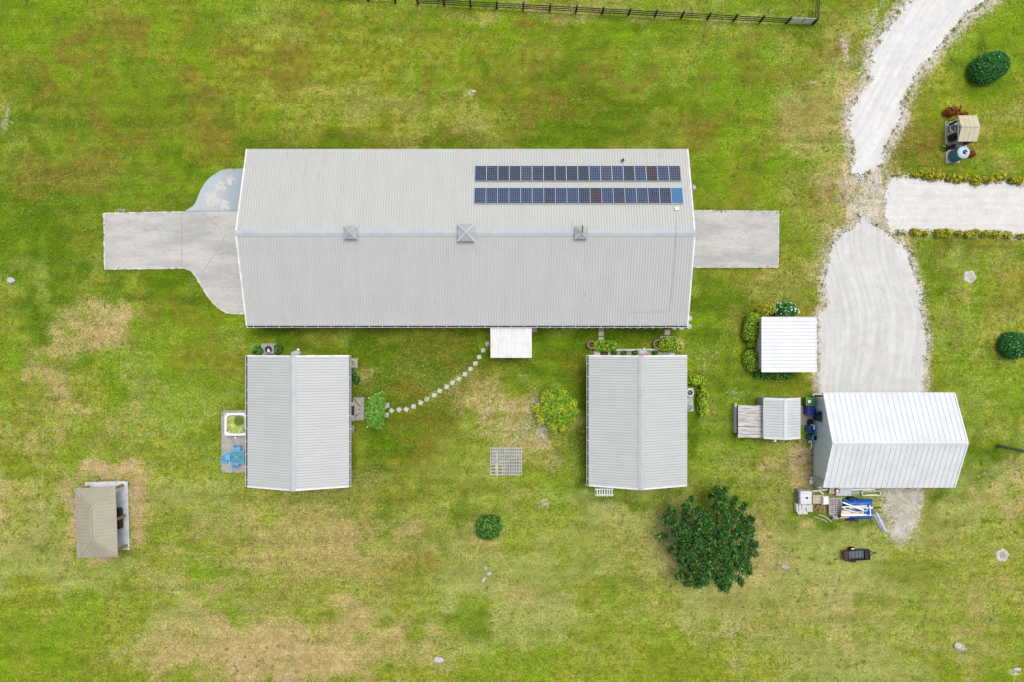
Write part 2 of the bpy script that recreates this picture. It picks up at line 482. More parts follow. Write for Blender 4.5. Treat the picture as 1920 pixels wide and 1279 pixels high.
# cover patches, in photo pixels on the ground: (x, y, rx, ry, strength)
DRY = [(1625, 365, 60, 60, .9), (1585, 200, 40, 120, .6), (420, 1240, 240, 30, .6), (700, 1195, 180, 16, .6), (165, 622, 75, 55, 1.0), (185, 590, 50, 30, .5), (78, 735, 48, 55, .75), (215, 800, 40, 70, .5), (110, 745, 60, 40, .3), (575, 1222, 235, 62, 0.85), (430, 1190, 120, 50, .5), (740, 1180, 60, 30, .6),
       (640, 1030, 260, 70, .42), (560, 930, 160, 40, .25), (710, 200, 130, 55, .45), (850, 245, 90, 50, .4), (590, 190, 80, 30, .35), (1150, 1000, 90, 70, .4), (1220, 1060, 60, 60, .55), (1430, 1010, 60, 90, .45),
       (1545, 400, 60, 150, .6), (1600, 360, 50, 60, .8), (1500, 250, 45, 90, .4), (1630, 350, 40, 40, .6), (1560, 130, 60, 90, .4), (1480, 560, 60, 40, .45), (1490, 866, 24, 38, 2.0), (1480, 900, 24, 20, 1.7),
       (1900, 930, 40, 40, .95), (1850, 930, 45, 40, .5), (1790, 1190, 90, 60, .35), (1560, 1180, 130, 60, .35), (1410, 1170, 130, 50, .4), (1780, 1000, 40, 60, .35), (1880, 1020, 60, 60, .35), (1000, 1130, 60, 60, .3),
       (190, 888, 36, 13, 1.9), (236, 888, 20, 12, 1.6), (256, 940, 14, 56, 1.7), (264, 1002, 14, 16, 1.9), (132, 965, 12, 50, 1.7), (205, 1050, 16, 10, 1.8), (140, 908, 22, 14, .9), (670, 1010, 200, 30, .3),
       (920, 770, 75, 50, .6), (960, 740, 60, 30, .6), (1000, 800, 40, 40, .6), (1010, 830, 20, 20, .6), (1330, 1060, 110, 70, .35), (1250, 1000, 40, 70, .5), (870, 1000, 40, 40, .3), (925, 1020, 45, 25, .55),
       (690, 700, 20, 20, .6), (1380, 880, 50, 40, .45), (1460, 830, 30, 10, .4), (1838, 250, 30, 50, .5), (1890, 210, 40, 30, .5), (1890, 600, 35, 40, .5), (1880, 520, 40, 30, .3), (1840, 600, 40, 60, .3),
       (1320, 690, 40, 50, .25), (300, 1200, 90, 40, .3), (40, 1000, 60, 60, .35), (10, 950, 20, 40, .6), (430, 940, 80, 20, .3), (60, 970, 20, 50, .5), (1000, 20, 200, 14, .6), (1250, 28, 200, 10, .5), (1050, 12, 180, 12, .6), (1400, 20, 90, 22, .4),
       (1600, 60, 60, 50, .35), (1660, 30, 40, 30, .4), (1380, 620, 30, 40, .3), (1750, 850, 10, 10, .3), (1540, 320, 60, 60, .45), (1390, 700, 10, 30, .3), (1680, 920, 30, 12, .6), (1730, 640, 14, 90, .55), (1770, 620, 30, 50, .3)]
LUSH_SHADE = [(800, 720, 150, 110, .45), (1060, 720, 60, 100, .4), (680, 860, 50, 110, .4), (250, 360, 160, 60, .3), (850, 640, 320, 30, .55), (760, 700, 110, 60, .5), (720, 850, 60, 90, .55), (790, 800, 90, 60, .35), (880, 690, 60, 40, .4), (1060, 660, 60, 50, .5), (1190, 625, 110, 18, .7), (1090, 800, 14, 130, .6), (700, 790, 20, 50, .5),  # lush grass; strips along the walls also carry painted shade
        (680, 280, 240, 26, .5), (1100, 230, 150, 60, .35), (450, 300, 60, 70, .3), (160, 240, 150, 80, .3), (60, 400, 60, 120, .35), (300, 540, 120, 40, .5), (60, 560, 80, 40, .4), (1340, 560, 60, 60, .45), (1340, 720, 30, 60, .4),
        (1800, 460, 110, 25, .6), (1740, 560, 40, 50, .4), (1560, 895, 40, 12, .5), (1850, 850, 35, 50, .5), (1760, 940, 40, 30, .4), (1580, 975, 100, 18, .6), (1400, 650, 12, 80, .55), (1460, 712, 60, 12, .7), (1440, 730, 90, 14, .35),
        (1350, 1010, 100, 90, .25), (560, 640, 110, 20, .5), (480, 650, 30, 14, .3), (870, 955, 40, 30, .3), (1190, 930, 90, 12, .5), (560, 925, 100, 12, .4), (1300, 800, 10, 120, .5), (320, 390, 70, 12, .4), (330, 515, 60, 12, .5), (1700, 290, 40, 30, .4), (1850, 140, 45, 35, .4),
        (900, 1180, 30, 20, .3), (1500, 60, 30, 40, .2), (1870, 660, 25, 25, .5)]
RUST = [(200, 30, 260, 40, .35), (330, 150, 200, 60, .45), (560, 110, 250, 45, .4), (780, 120, 200, 25, .4), (960, 110, 240, 40, .5), (1090, 200, 150, 50, .45), (700, 262, 250, 14, .6), (250, 225, 120, 50, .5), (120, 180, 70, 40, .4), (80, 300, 70, 60, .35),
        (400, 250, 60, 60, .4), (830, 690, 80, 40, .45), (800, 840, 60, 60, .35), (700, 880, 70, 40, .4), (1040, 670, 12, 12, .8), (1030, 885, 14, 20, .5), (1290, 230, 60, 60, .3), (1520, 480, 40, 70, .5), (1500, 360, 30, 80, .4), (1440, 600, 90, 20, .3), (1760, 460, 80, 14, .5), (1700, 250, 30, 60, .5),
        (1850, 470, 70, 20, .3), (1660, 170, 20, 30, .3), (560, 1000, 190, 50, .6), (720, 1050, 160, 50, .6), (500, 1120, 150, 30, .4), (560, 1250, 250, 20, .5), (850, 1070, 50, 30, .3), (1370, 1130, 100, 30, .35), (1740, 1060, 60, 40, .3), (1580, 210, 30, 60, .5), (1540, 90, 30, 60, .4), (960, 690, 100, 14, .3), (1095, 790, 10, 100, .55), (560, 690, 6, 6, 0)]
SAND = [(1618, 352, 26, 50, 1.15), (1640, 345, 20, 30, 1.0), (1648, 64, 22, 60, .55), (1596, 235, 16, 70, .6), (1632, 330, 34, 20, .7), (1560, 470, 16, 50, .5), (1590, 100, 12, 34, .85), (1598, 180, 12, 14, .7), (955, 775, 42, 30, .42), (980, 760, 26, 22, .5), (1000, 800, 18, 24, .5), (1018, 938, 12, 7, .8), (1605, 395, 18, 26, .8), (1640, 330, 30, 22, .6), (1600, 345, 20, 14, .5), (1580, 330, 26, 50, .35), (1655, 395, 10, 40, .5),
        (1690, 1000, 30, 30, .4), (1740, 665, 12, 16, .6), (1530, 470, 20, 40, .4), (10, 235, 14, 26, .6), (22, 526, 7, 6, .3), (398, 380, 30, 10, 0), (225, 391, 12, 4, .9), (275, 391, 8, 4, .6), (360, 535, 10, 22, .35), (1780, 255, 10, 20, .2), (1820, 500, 10, 10, .2), (880, 172, 8, 5, .6),
        (700, 1088, 40, 6, .3), (800, 108, 8, 6, .4), (1905, 1255, 8, 6, .9), (1795, 1210, 10, 9, .8), (1350, 1190, 60, 20, .25), (1505, 20, 10, 6, .4), (1522, 156, 8, 5, .7), (1400, 30, 60, 10, .2), (1330, 690, 14, 30, .35), (1345, 665, 10, 20, .45), (1520, 860, 14, 14, .3), (375, 1002, 8, 6, .5), (408, 943, 7, 5, .6), (403, 678, 6, 5, .5), (1300, 350, 5, 8, .9),
        (1700, 560, 12, 90, .3), (1550, 480, 10, 60, .35), (1650, 90, 22, 60, .3), (1690, 30, 26, 30, .35), (1860, 880, 30, 10, .3), (1900, 905, 20, 25, .35), (1380, 745, 20, 8, .5), (1425, 748, 8, 6, .6), (1505, 755, 8, 8, .5)]
PALE = [(1000, 1000, 900, 260, .42), (300, 1000, 300, 240, .3), (1600, 1100, 340, 200, .45), (120, 600, 140, 200, .3), (1000, 200, 300, 60, .2), (500, 60, 60, 30, .2), (640, 60, 120, 30, .3), (1350, 800, 80, 60, .35), (1400, 870, 60, 60, .5), (940, 870, 60, 60, .25), (830, 950, 60, 60, .3), (1780, 560, 60, 100, .3),
        (1540, 260, 90, 140, .35), (1600, 1000, 180, 50, .3), (1820, 250, 60, 60, .3), (110, 100, 90, 60, .15), (700, 690, 16, 14, .3)]
VIVID = [(130, 60, 160, 60, .5), (110, 270, 90, 40, .7), (40, 350, 60, 60, .5), (250, 350, 100, 50, .6), (420, 190, 80, 40, .4), (820, 160, 160, 40, .35), (1350, 420, 60, 120, .65), (1340, 560, 70, 60, .75), (1340, 640, 60, 50, .7), (1340, 780, 60, 60, .5), (1880, 80, 60, 90, .8), (1800, 60, 40, 60, .5), (1780, 520, 90, 70, .6), (1860, 320, 80, 30, .6),
         (600, 20, 200, 20, .4), (400, 620, 90, 90, .6), (380, 720, 60, 90, .5), (1320, 300, 60, 60, .6), (1000, 850, 60, 60, .6), (1060, 900, 50, 50, .6), (1400, 760, 60, 40, .6), (1640, 1080, 120, 30, .5), (690, 620, 300, 14, .3), (1200, 180, 200, 80, .3), (1440, 120, 90, 60, .3), (1100, 40, 300, 20, .5), (850, 620, 200, 20, .4), (330, 1130, 300, 60, .25), (1280, 1180, 100, 60, .4), (60, 1190, 120, 70, .4), (930, 1180, 200, 80, .35)]

def cover(px, py, L, warp):
    t = np.zeros_like(px)
    wx, wy = warp
    for (cx, cy, rx, ry, s) in L:
        e = min(rx, ry) * 1.0
        dx = (px + wx * min(e, 40) * 1.3 - cx) / rx
        dy = (py + wy * min(e, 40) * 1.3 - cy) / ry
        t = np.maximum(t, s * np.exp(-(dx * dx + dy * dy) * 0.9)) + 0.25 * np.minimum(t, s * np.exp(-(dx * dx + dy * dy) * 0.9))
    return t

def sdist(X, Y, poly):
    P = np.array(poly, float)
    Q = np.roll(P, -1, 0)
    d = np.full(X.shape, 1e9)
    inside = np.zeros(X.shape, bool)
    for (x0, y0), (x1, y1) in zip(P, Q):
        ex, ey = x1 - x0, y1 - y0
        tt = np.clip(((X - x0) * ex + (Y - y0) * ey) / (ex * ex + ey * ey + 1e-9), 0, 1)
        d = np.minimum(d, np.hypot(X - x0 - tt * ex, Y - y0 - tt * ey))
        c = (y0 > Y) != (y1 > Y)
        with np.errstate(divide='ignore', invalid='ignore'):
            inside ^= c & (X < (x1 - x0) * (Y - y0) / (y1 - y0 + 1e-12) + x0)
    return np.where(inside, d, -d)

DRIVE = [(1800, -90), (1710, 0), (1687, 22), (1662, 57), (1640, 90), (1630, 130), (1626, 160), (1602, 190), (1597, 207), (1593, 240), (1600, 270), (1602, 295), (1598, 322), (1612, 330), (1635, 320),
         (1652, 307), (1656, 283), (1672, 255), (1688, 225), (1692, 190), (1705, 170), (1715, 142), (1745, 107), (1770, 75), (1812, 27), (1852, 0), (1930, -60), (1990, -90)]
LANE = [(1667, 331), (1714, 334), (1776, 340), (1920, 348), (2150, 362), (2150, 458), (1920, 444), (1810, 433), (1700, 433), (1670, 436), (1661, 403), (1660, 379)]
YARD = [(1614, 392), (1611, 419), (1574, 437), (1555, 475), (1546, 523), (1543, 544), (1550, 572), (1536, 586), (1533, 640), (1533, 689), (1536, 748), (1733, 748), (1736, 675), (1738, 634), (1728, 585), (1721, 537),
        (1710, 496), (1697, 462), (1664, 437), (1624, 412)]
HEAP = [(1662, 919), (1718, 916), (1724, 931), (1716, 955), (1713, 977), (1699, 992), (1699, 1008), (1691, 1014), (1676, 1005), (1671, 989), (1666, 958)]
SHEETS = [(DRIVE, 0.8, 0.85), (LANE, 0.3, 0.65), (YARD, 0.45, 0.75), (HEAP, 0.5, 0.8)]

def build_ground():
    step = 0.22
    xs = np.concatenate([[-600, -300, -150, -90, -70], np.arange(-60, 60.01, step), [70, 90, 150, 300, 600]])
    ys = np.concatenate([[-600, -300, -150, -80, -55], np.arange(-46, 46.01, step), [55, 80, 150, 300, 600]])
    X, Y = np.meshgrid(xs, ys)
    nx, ny = len(xs), len(ys)
    px = X * S + 960
    py = 639.5 - Y * S
    warp = (fbm(X * 0.45, Y * 0.45, 5, 4) * 4 - 2, fbm(X * 0.45, Y * 0.45, 15, 4) * 4 - 2)
    lowf = fbm(X * 0.13, Y * 0.13, 30, 4)
    midf = fbm(X * 0.5, Y * 0.5, 40, 4)
    streak = fbm(X * 0.10, Y * 0.55, 50, 4)
    f = lambda k, sd, kx=1.0, o=6: fbm(X * k * kx + 1.5 * wq[0], Y * k + 1.5 * wq[1], sd, o, 0.62)
    wq = (fbm(X * 0.3, Y * 0.3, 301, 4) - 0.5, fbm(X * 0.3, Y * 0.3, 311, 4) - 0.5)
    low = sstep(620, 980, py)              # the lower lawn is thinner and paler, the upper one streaked with rust
    dry = 1.0 * cover(px, py, DRY, warp) * (0.45 + 1.0 * f(0.7, 31)) + (0.14 + 0.26 * low) * sstep(0.42, 0.64, f(0.35, 32, 0.4)) * sstep(0.38, 0.58, f(0.12, 33))
    lush_shade = 1.6 * cover(px, py, LUSH_SHADE, warp) + 0.45 * sstep(0.46, 0.66, f(0.28, 60, 0.7)) * (1 - 0.35 * low) + 0.3 * sstep(0.5, 0.7, f(1.1, 61))
    rust = cover(px, py, RUST, warp) * (0.25 + 1.15 * streak) + (0.60 - 0.25 * low) * sstep(0.45, 0.62, f(0.42, 70, 0.6)) * sstep(0.38, 0.56, f(0.16, 71))
    sand = cover(px, py, SAND, warp) * (0.3 + 1.1 * f(1.4, 83)) + 0.16 * sstep(0.62, 0.8, f(1.0, 80, 1, 3)) * sstep(0.4, 0.6, f(0.2, 81))
    pale = cover(px, py, PALE, warp) * (0.35 + 1.2 * midf) + 0.5 * sstep(0.45, 0.65, f(0.2, 82, 0.5)) * (0.6 + 0.5 * low)
    viv = 1.35 * cover(px, py, VIVID, warp) + 0.85 * sstep(0.45, 0.62, f(0.22, 90)) * (1 - 0.4 * low) + 0.35 * sstep(0.5, 0.7, f(0.8, 91))
    for poly, wd_, k_ in SHEETS:
        P_ = np.array([tuple(at(*p)[:2]) for p in poly])
        q = (X > P_[:, 0].min() - 3) & (X < P_[:, 0].max() + 3) & (Y > P_[:, 1].min() - 3) & (Y < P_[:, 1].max() + 3)
        d = sdist(X[q], Y[q], [tuple(p) for p in P_])
        e = np.exp(-(np.minimum(d + 0.15, 0) / wd_) ** 2)
        sand[q] = np.maximum(sand[q], k_ * e * (0.5 + 0.9 * midf[q]))
        dry[q] = np.maximum(dry[q], 0.5 * np.exp(-(np.minimum(d, 0) / (wd_ * 2.2)) ** 2) * (0.4 + midf[q]))
    far = np.clip(np.maximum((np.abs(X) - 58) / 12, (np.abs(Y) - 44) / 12), 0, 1)      # even meadow away from the farm
    dry, lush_shade, rust, sand, pale, viv = [v * (1 - far) + c * far for v, c in ((dry, .15), (lush_shade, .3), (rust, .25), (sand, .02), (pale, .3), (viv, .3))]
    Z = np.zeros_like(X)
    verts = np.stack([X, Y, Z], -1).reshape(-1, 3)
    ii = (np.arange(ny - 1)[:, None] * nx + np.arange(nx - 1)[None, :]).reshape(-1)
    faces = np.stack([ii, ii + 1, ii + nx + 1, ii + nx], -1)
    me = bpy.data.meshes.new('ground')
    me.vertices.add(len(verts))
    me.vertices.foreach_set('co', verts.astype(np.float32).ravel())
    me.loops.add(faces.size)
    me.loops.foreach_set('vertex_index', faces.astype(np.int32).ravel())
    me.polygons.add(len(faces))
    me.polygons.foreach_set('loop_start', np.arange(0, faces.size, 4, dtype=np.int32))
    me.update(calc_edges=True)
    for nm, ch in (('cover_a', (dry, lush_shade, rust)), ('cover_b', (sand, pale, viv))):
        a = me.color_attributes.new(nm, 'FLOAT_COLOR', 'POINT')
        d = np.ones((len(verts), 4), np.float32)
        for i in range(3):
            d[:, i] = np.clip(ch[i].reshape(-1), 0, 2.0)
        a.data.foreach_set('color', d.ravel())
    struct(link_mesh('ground', me, 'lawn', None, Vector((0, 0, 0))))
build_ground()

# ------------------------------------------------------------------ gravel sheets with ragged edges
def gravel_mat(name, a, b_, c, rot, sx, sy, warp=3.0):
    m, t, b = new_mat(name)
    b.inputs['Roughness'].default_value = 0.95
    b.inputs['Specular IOR Level'].default_value = 0.1
    tc = nd(t, 'ShaderNodeTexCoord').outputs['Object']
    mp = nd(t, 'ShaderNodeMapping', vector_type='TEXTURE')
    mp.inputs['Rotation'].default_value = (0, 0, R(rot))
    mp.inputs['Scale'].default_value = (sx, sy, 1)
    wv = nd(t, 'ShaderNodeTexNoise')
    wv.inputs['Scale'].default_value = 0.09
    wv.inputs['Detail'].default_value = 0
    t.links.new(tc, wv.inputs['Vector'])
    add = nd(t, 'ShaderNodeVectorMath', operation='MULTIPLY_ADD')
    t.links.new(wv.outputs['Color'], add.inputs[0])
    add.inputs[1].default_value = (warp, warp, 0)
    t.links.new(tc, add.inputs[2])
    t.links.new(add.outputs[0], mp.inputs['Vector'])
    tracks = noise(t, mp.outputs[0], 1.0, 5, 0.6)
    n1 = noise(t, tc, 9.0, 4, 0.7)
    n2 = noise(t, tc, 0.5, 4, 0.6)
    col = mixc(t, smap(t, tracks, 0.36, 0.64), a, b_)
    col = mixc(t, smap(t, n2, 0.45, 0.7, 0.0, 0.6), col, c)
    n3 = noise(t, tc, 16.0, 2, 0.6)
    n4 = noise(t, tc, 0.9, 5, 0.7)
    col = mixc(t, 1.0, col, smapc(t, n3, 0.3, 0.7, (0.90, 0.90, 0.90), (1.09, 1.09, 1.09)), 'MULTIPLY')
    col = mixc(t, 1.0, col, smapc(t, n4, 0.3, 0.7, (0.93, 0.93, 0.92), (1.06, 1.06, 1.06)), 'MULTIPLY')
    col = mixc(t, smap(t, n1, 0.64, 0.78, 0.0, 0.5), col, (0.24, 0.21, 0.15))
    t.links.new(col, b.inputs['Base Color'])
    bn = nd(t, 'ShaderNodeBump')
    bn.inputs['Strength'].default_value = 0.35
    bn.inputs['Distance'].default_value = 0.05
    t.links.new(mth(t, 'ADD', n1, mth(t, 'MULTIPLY', tracks, 0.6)), bn.inputs['Height'])
    t.links.new(bn.outputs[0], b.inputs['Normal'])
gravel_mat('gravel_track', (0.60, 0.597, 0.588), (0.52, 0.517, 0.508), (0.53, 0.525, 0.515), 60, 9, 0.55, 1.5)
gravel_mat('gravel_lane', (0.575, 0.57, 0.555), (0.52, 0.515, 0.505), (0.55, 0.55, 0.535), -1, 12, 0.5, 0.5)
gravel_mat('gravel_yard', (0.54, 0.54, 0.53), (0.46, 0.46, 0.45), (0.48, 0.47, 0.45), 100, 7, 0.42, 7.0)
gravel_mat('gravel_heap', (0.47, 0.45, 0.41), (0.37, 0.34, 0.29), (0.30, 0.28, 0.2), 60, 0.8, 0.8, 0.5)

def sheet(name, poly_px, m, z, amp=0.9, soft=1.0, cell=0.085, holes=0.0):
    poly = [tuple(at(*p)[:2]) for p in poly_px]
    P = np.array(poly)
    xs = np.arange(P[:, 0].min() - 1.2, P[:, 0].max() + 1.2, cell)
    ys = np.arange(P[:, 1].min() - 1.2, P[:, 1].max() + 1.2, cell)
    X, Y = np.meshgrid(xs, ys)
    nx = len(xs)
    Cx, Cy = X[:-1, :-1] + cell / 2, Y[:-1, :-1] + cell / 2
    d = sdist(Cx, Cy, poly)
    n = (fbm(Cx * 0.9, Cy * 0.9, 3, 3) - 0.5) * amp + (hsh(np.floor(Cx / cell), np.floor(Cy / cell), 9) - 0.5) * 0.7 * soft + (fbm(Cx * 3, Cy * 3, 8, 3) - 0.5) * 0.8 * soft
    keep = (d + n) > 0
    if holes:
        keep &= ~((fbm(Cx * 2.2, Cy * 2.2, 77, 3) + 0.25 * (hsh(np.floor(Cx / cell), np.floor(Cy / cell), 21) - 0.5) > 1 - holes) & (d < 1.6))
    ii = (np.arange(X.shape[0] - 1)[:, None] * nx + np.arange(nx - 1)[None, :])[keep]
    faces = np.stack([ii, ii + 1, ii + nx + 1, ii + nx], -1)
    used, inv = np.unique(faces, return_inverse=True)
    faces = inv.reshape(faces.shape)
    ux, uy = X.ravel()[used], Y.ravel()[used]
    uz = z + 0.012 * fbm(ux * 3, uy * 3, 4, 2)
    me = bpy.data.meshes.new(name)
    me.vertices.add(len(used))
    me.vertices.foreach_set('co', np.stack([ux, uy, uz], -1).astype(np.float32).ravel())
    me.loops.add(faces.size)
    me.loops.foreach_set('vertex_index', faces.astype(np.int32).ravel())
    me.polygons.add(len(faces))
    me.polygons.foreach_set('loop_start', np.arange(0, faces.size, 4, dtype=np.int32))
    me.update(calc_edges=True)
    return struct(link_mesh(name, me, m, None, Vector((0, 0, 0)), smooth=True))

sheet('gravel_drive', DRIVE, 'gravel_track', 0.012, amp=1.0, soft=0.5)
sheet('gravel_lane', LANE, 'gravel_lane', 0.026, amp=0.4, soft=0.5)
sheet('gravel_yard', YARD, 'gravel_yard', 0.040, amp=0.6, soft=0.55)
sheet('gravel_patch', HEAP, 'gravel_heap', 0.012, amp=0.8, soft=1.0, holes=0.42)

# ------------------------------------------------------------------ concrete
def smooth_curve(P, n=5):
    out = []
    for i in range(len(P) - 1):
        p0, p1, p2, p3 = [np.array(P[k], float) for k in (max(i - 1, 0), i, i + 1, min(i + 2, len(P) - 1))]
        for k in range(n):
            t = k / n
            out.append(tuple(0.5 * (2 * p1 + (p2 - p0) * t + (2 * p0 - 5 * p1 + 4 * p2 - p3) * t * t + (3 * p1 - p0 - 3 * p2 + p3) * t ** 3)))
    return out + [tuple(P[-1])]
CURVE = smooth_curve([(462, 588.5), (427, 587.8), (406, 575), (390, 556.4), (376.7, 535), (363.4, 514), (354, 506.5), (343, 503.6)])
def slab(name, poly_px, m, z=0.06, edge=None):
    b = MB()
    b.prism([tuple(at(*p)[:2]) for p in poly_px], -0.05, z)
    return struct(b.build(name, m, bevel=0.015))
slab('concrete_apron', [(194.6, 399.6), (347, 396.5), (475, 396.0), (475, 588.5)] + CURVE + [(196, 505.4)], 'concrete', 0.07)
slab('concrete_apron', [(1290, 394), (1460.5, 395.5), (1459.5, 502.3), (1290, 502)], 'concrete', 0.07)
# painted pad with worn patches
m_, t_, b_ = new_mat('blue_pad')
tc_ = nd(t_, 'ShaderNodeTexCoord').outputs['Object']
gx = nd(t_, 'ShaderNodeSeparateXYZ')
t_.links.new(tc_, gx.inputs[0])
def near(px, py, r):
    dn = nd(t_, 'ShaderNodeVectorMath', operation='DISTANCE')
    t_.links.new(tc_, dn.inputs[0])
    dn.inputs[1].default_value = at(px, py, 0.08)
    dn.inputs[1].default_value[2] = 0.085
    return smap(t_, dn.outputs['Value'], 0.1, r, 0.10, -0.12)
grad = mth(t_, 'MAXIMUM', mth(t_, 'MAXIMUM', near(398, 372, 1.5), near(412, 350, 1.1)), mth(t_, 'MAXIMUM', near(432, 339, 0.9), near(420, 386, 1.0)))
wear = smap(t_, mth(t_, 'ADD', noise(t_, tc_, 3.0, 7, 0.78), grad), 0.53, 0.56)
colp = mixc(t_, smap(t_, gx.outputs[0], -27.0, -24.2), (0.36, 0.40, 0.43), (0.24, 0.295, 0.34))
colp = mixc(t_, smap(t_, noise(t_, tc_, 5.0, 4, 0.7), 0.3, 0.7, 0.0, 0.3), colp, (0.30, 0.36, 0.40))
colp = mixc(t_, wear, colp, (0.48, 0.455, 0.42))
t_.links.new(colp, b_.inputs['Base Color'])
b_.inputs['Roughness'].default_value = 0.55
slab('painted_pad', [(475, 395.4)] + smooth_curve([(347.5, 396.0), (356, 390.5), (366, 382), (376.7, 357), (392.6, 334.5), (416.6, 319.3), (430, 317)]) + [(475, 316)], 'blue_pad', 0.085)
slab('concrete_patio', [(414.8, 769.5), (470, 769), (470, 886), (415.5, 886.5)], 'concrete_grey', 0.06)
slab('concrete_landing', [(662, 745), (683, 745), (683, 788), (662, 788.5)], 'concrete_grey', 0.06)
slab('concrete_path', [(1499, 760.5), (1527, 760), (1527, 797), (1499, 797)], 'concrete_grey', 0.05)
def rim(name, pts, m, wd=0.16):
    b = MB()
    for i, (p, q) in enumerate(zip(pts[:-1], pts[1:])):
        a, c = at(*p), at(*q)
        n = max(1, int((c - a).length / 0.35))
        for k in range(n):
            u, v = a.lerp(c, k / n), a.lerp(c, (k + 1) / n)
            b.bar((u.x, u.y, 0.071), (v.x, v.y, 0.071), wd * random.uniform(.5, 1.3), 0.008 + 0.0007 * (k % 2))
    return struct(b.build(name, m))
rim('apron_rim', [(343, 397.6), (195.6, 400.6), (197, 504.6), (343, 502.6)] + [(x + 0.9, y - 0.9) for x, y in CURVE[::-1]], 'concrete_edge')
rim('apron_rim', [(1306, 395), (1459.7, 396.4), (1458.8, 501.4), (1304, 501.2)], 'concrete_edge', 0.1)
# expansion joints and cracks in the west apron
jb = MB()
for pts in ([(341, 397.5), (341.8, 440), (341, 503)], [(380, 399), (398, 415), (417, 431)], [(424, 441), (413, 460), (401, 480), (385, 503)]):
    W = [at(*p) for p in pts]
    for a, b2 in zip(W[:-1], W[1:]):
        jb.bar((a.x, a.y, 0.072), (b2.x, b2.y, 0.072), 0.07, 0.008)
struct(jb.build('apron_joint', 'concrete_grey'))

# ------------------------------------------------------------------ gable buildings
def ribbed(mbs, mbr, E0, E1, T1, T0, pitch, rw, rh, th):
    """one roof slope: eave E0->E1, ridge T0->T1; sheet into mbs, ribs into mbr"""
    E0, E1, T0, T1 = map(Vector, (E0, E1, T0, T1))
    n = (E1 - E0).cross(T0 - E0).normalized()
    if n.z < 0:
        n = -n
    d = n * -th
    mbs.add([E0, E1, T1, T0, E0 + d, E1 + d, T1 + d, T0 + d], [(0, 1, 2, 3), (7, 6, 5, 4), (0, 4, 5, 1), (1, 5, 6, 2), (2, 6, 7, 3), (3, 7, 4, 0)])
    L = (E1 - E0).length
    u = (E1 - E0) / L
    k = int(L / pitch)
    s0 = (L - k * pitch) / 2
    for i in range(k + 1):
        p = s0 + i * pitch
        if p < rw or p > L - rw:
            continue
        a, b = E0 + u * p, T0 + u * p
        q = []
        for o, hh in ((-rw / 2, -0.002), (-rw / 4, rh), (rw / 4, rh), (rw / 2, -0.002)):
            q += [a + u * o + n * hh, b + u * o + n * hh]
        mbr.add(q, [(0, 1, 3, 2), (2, 3, 5, 4), (4, 5, 7, 6), (0, 2, 4, 6), (1, 7, 5, 3)])

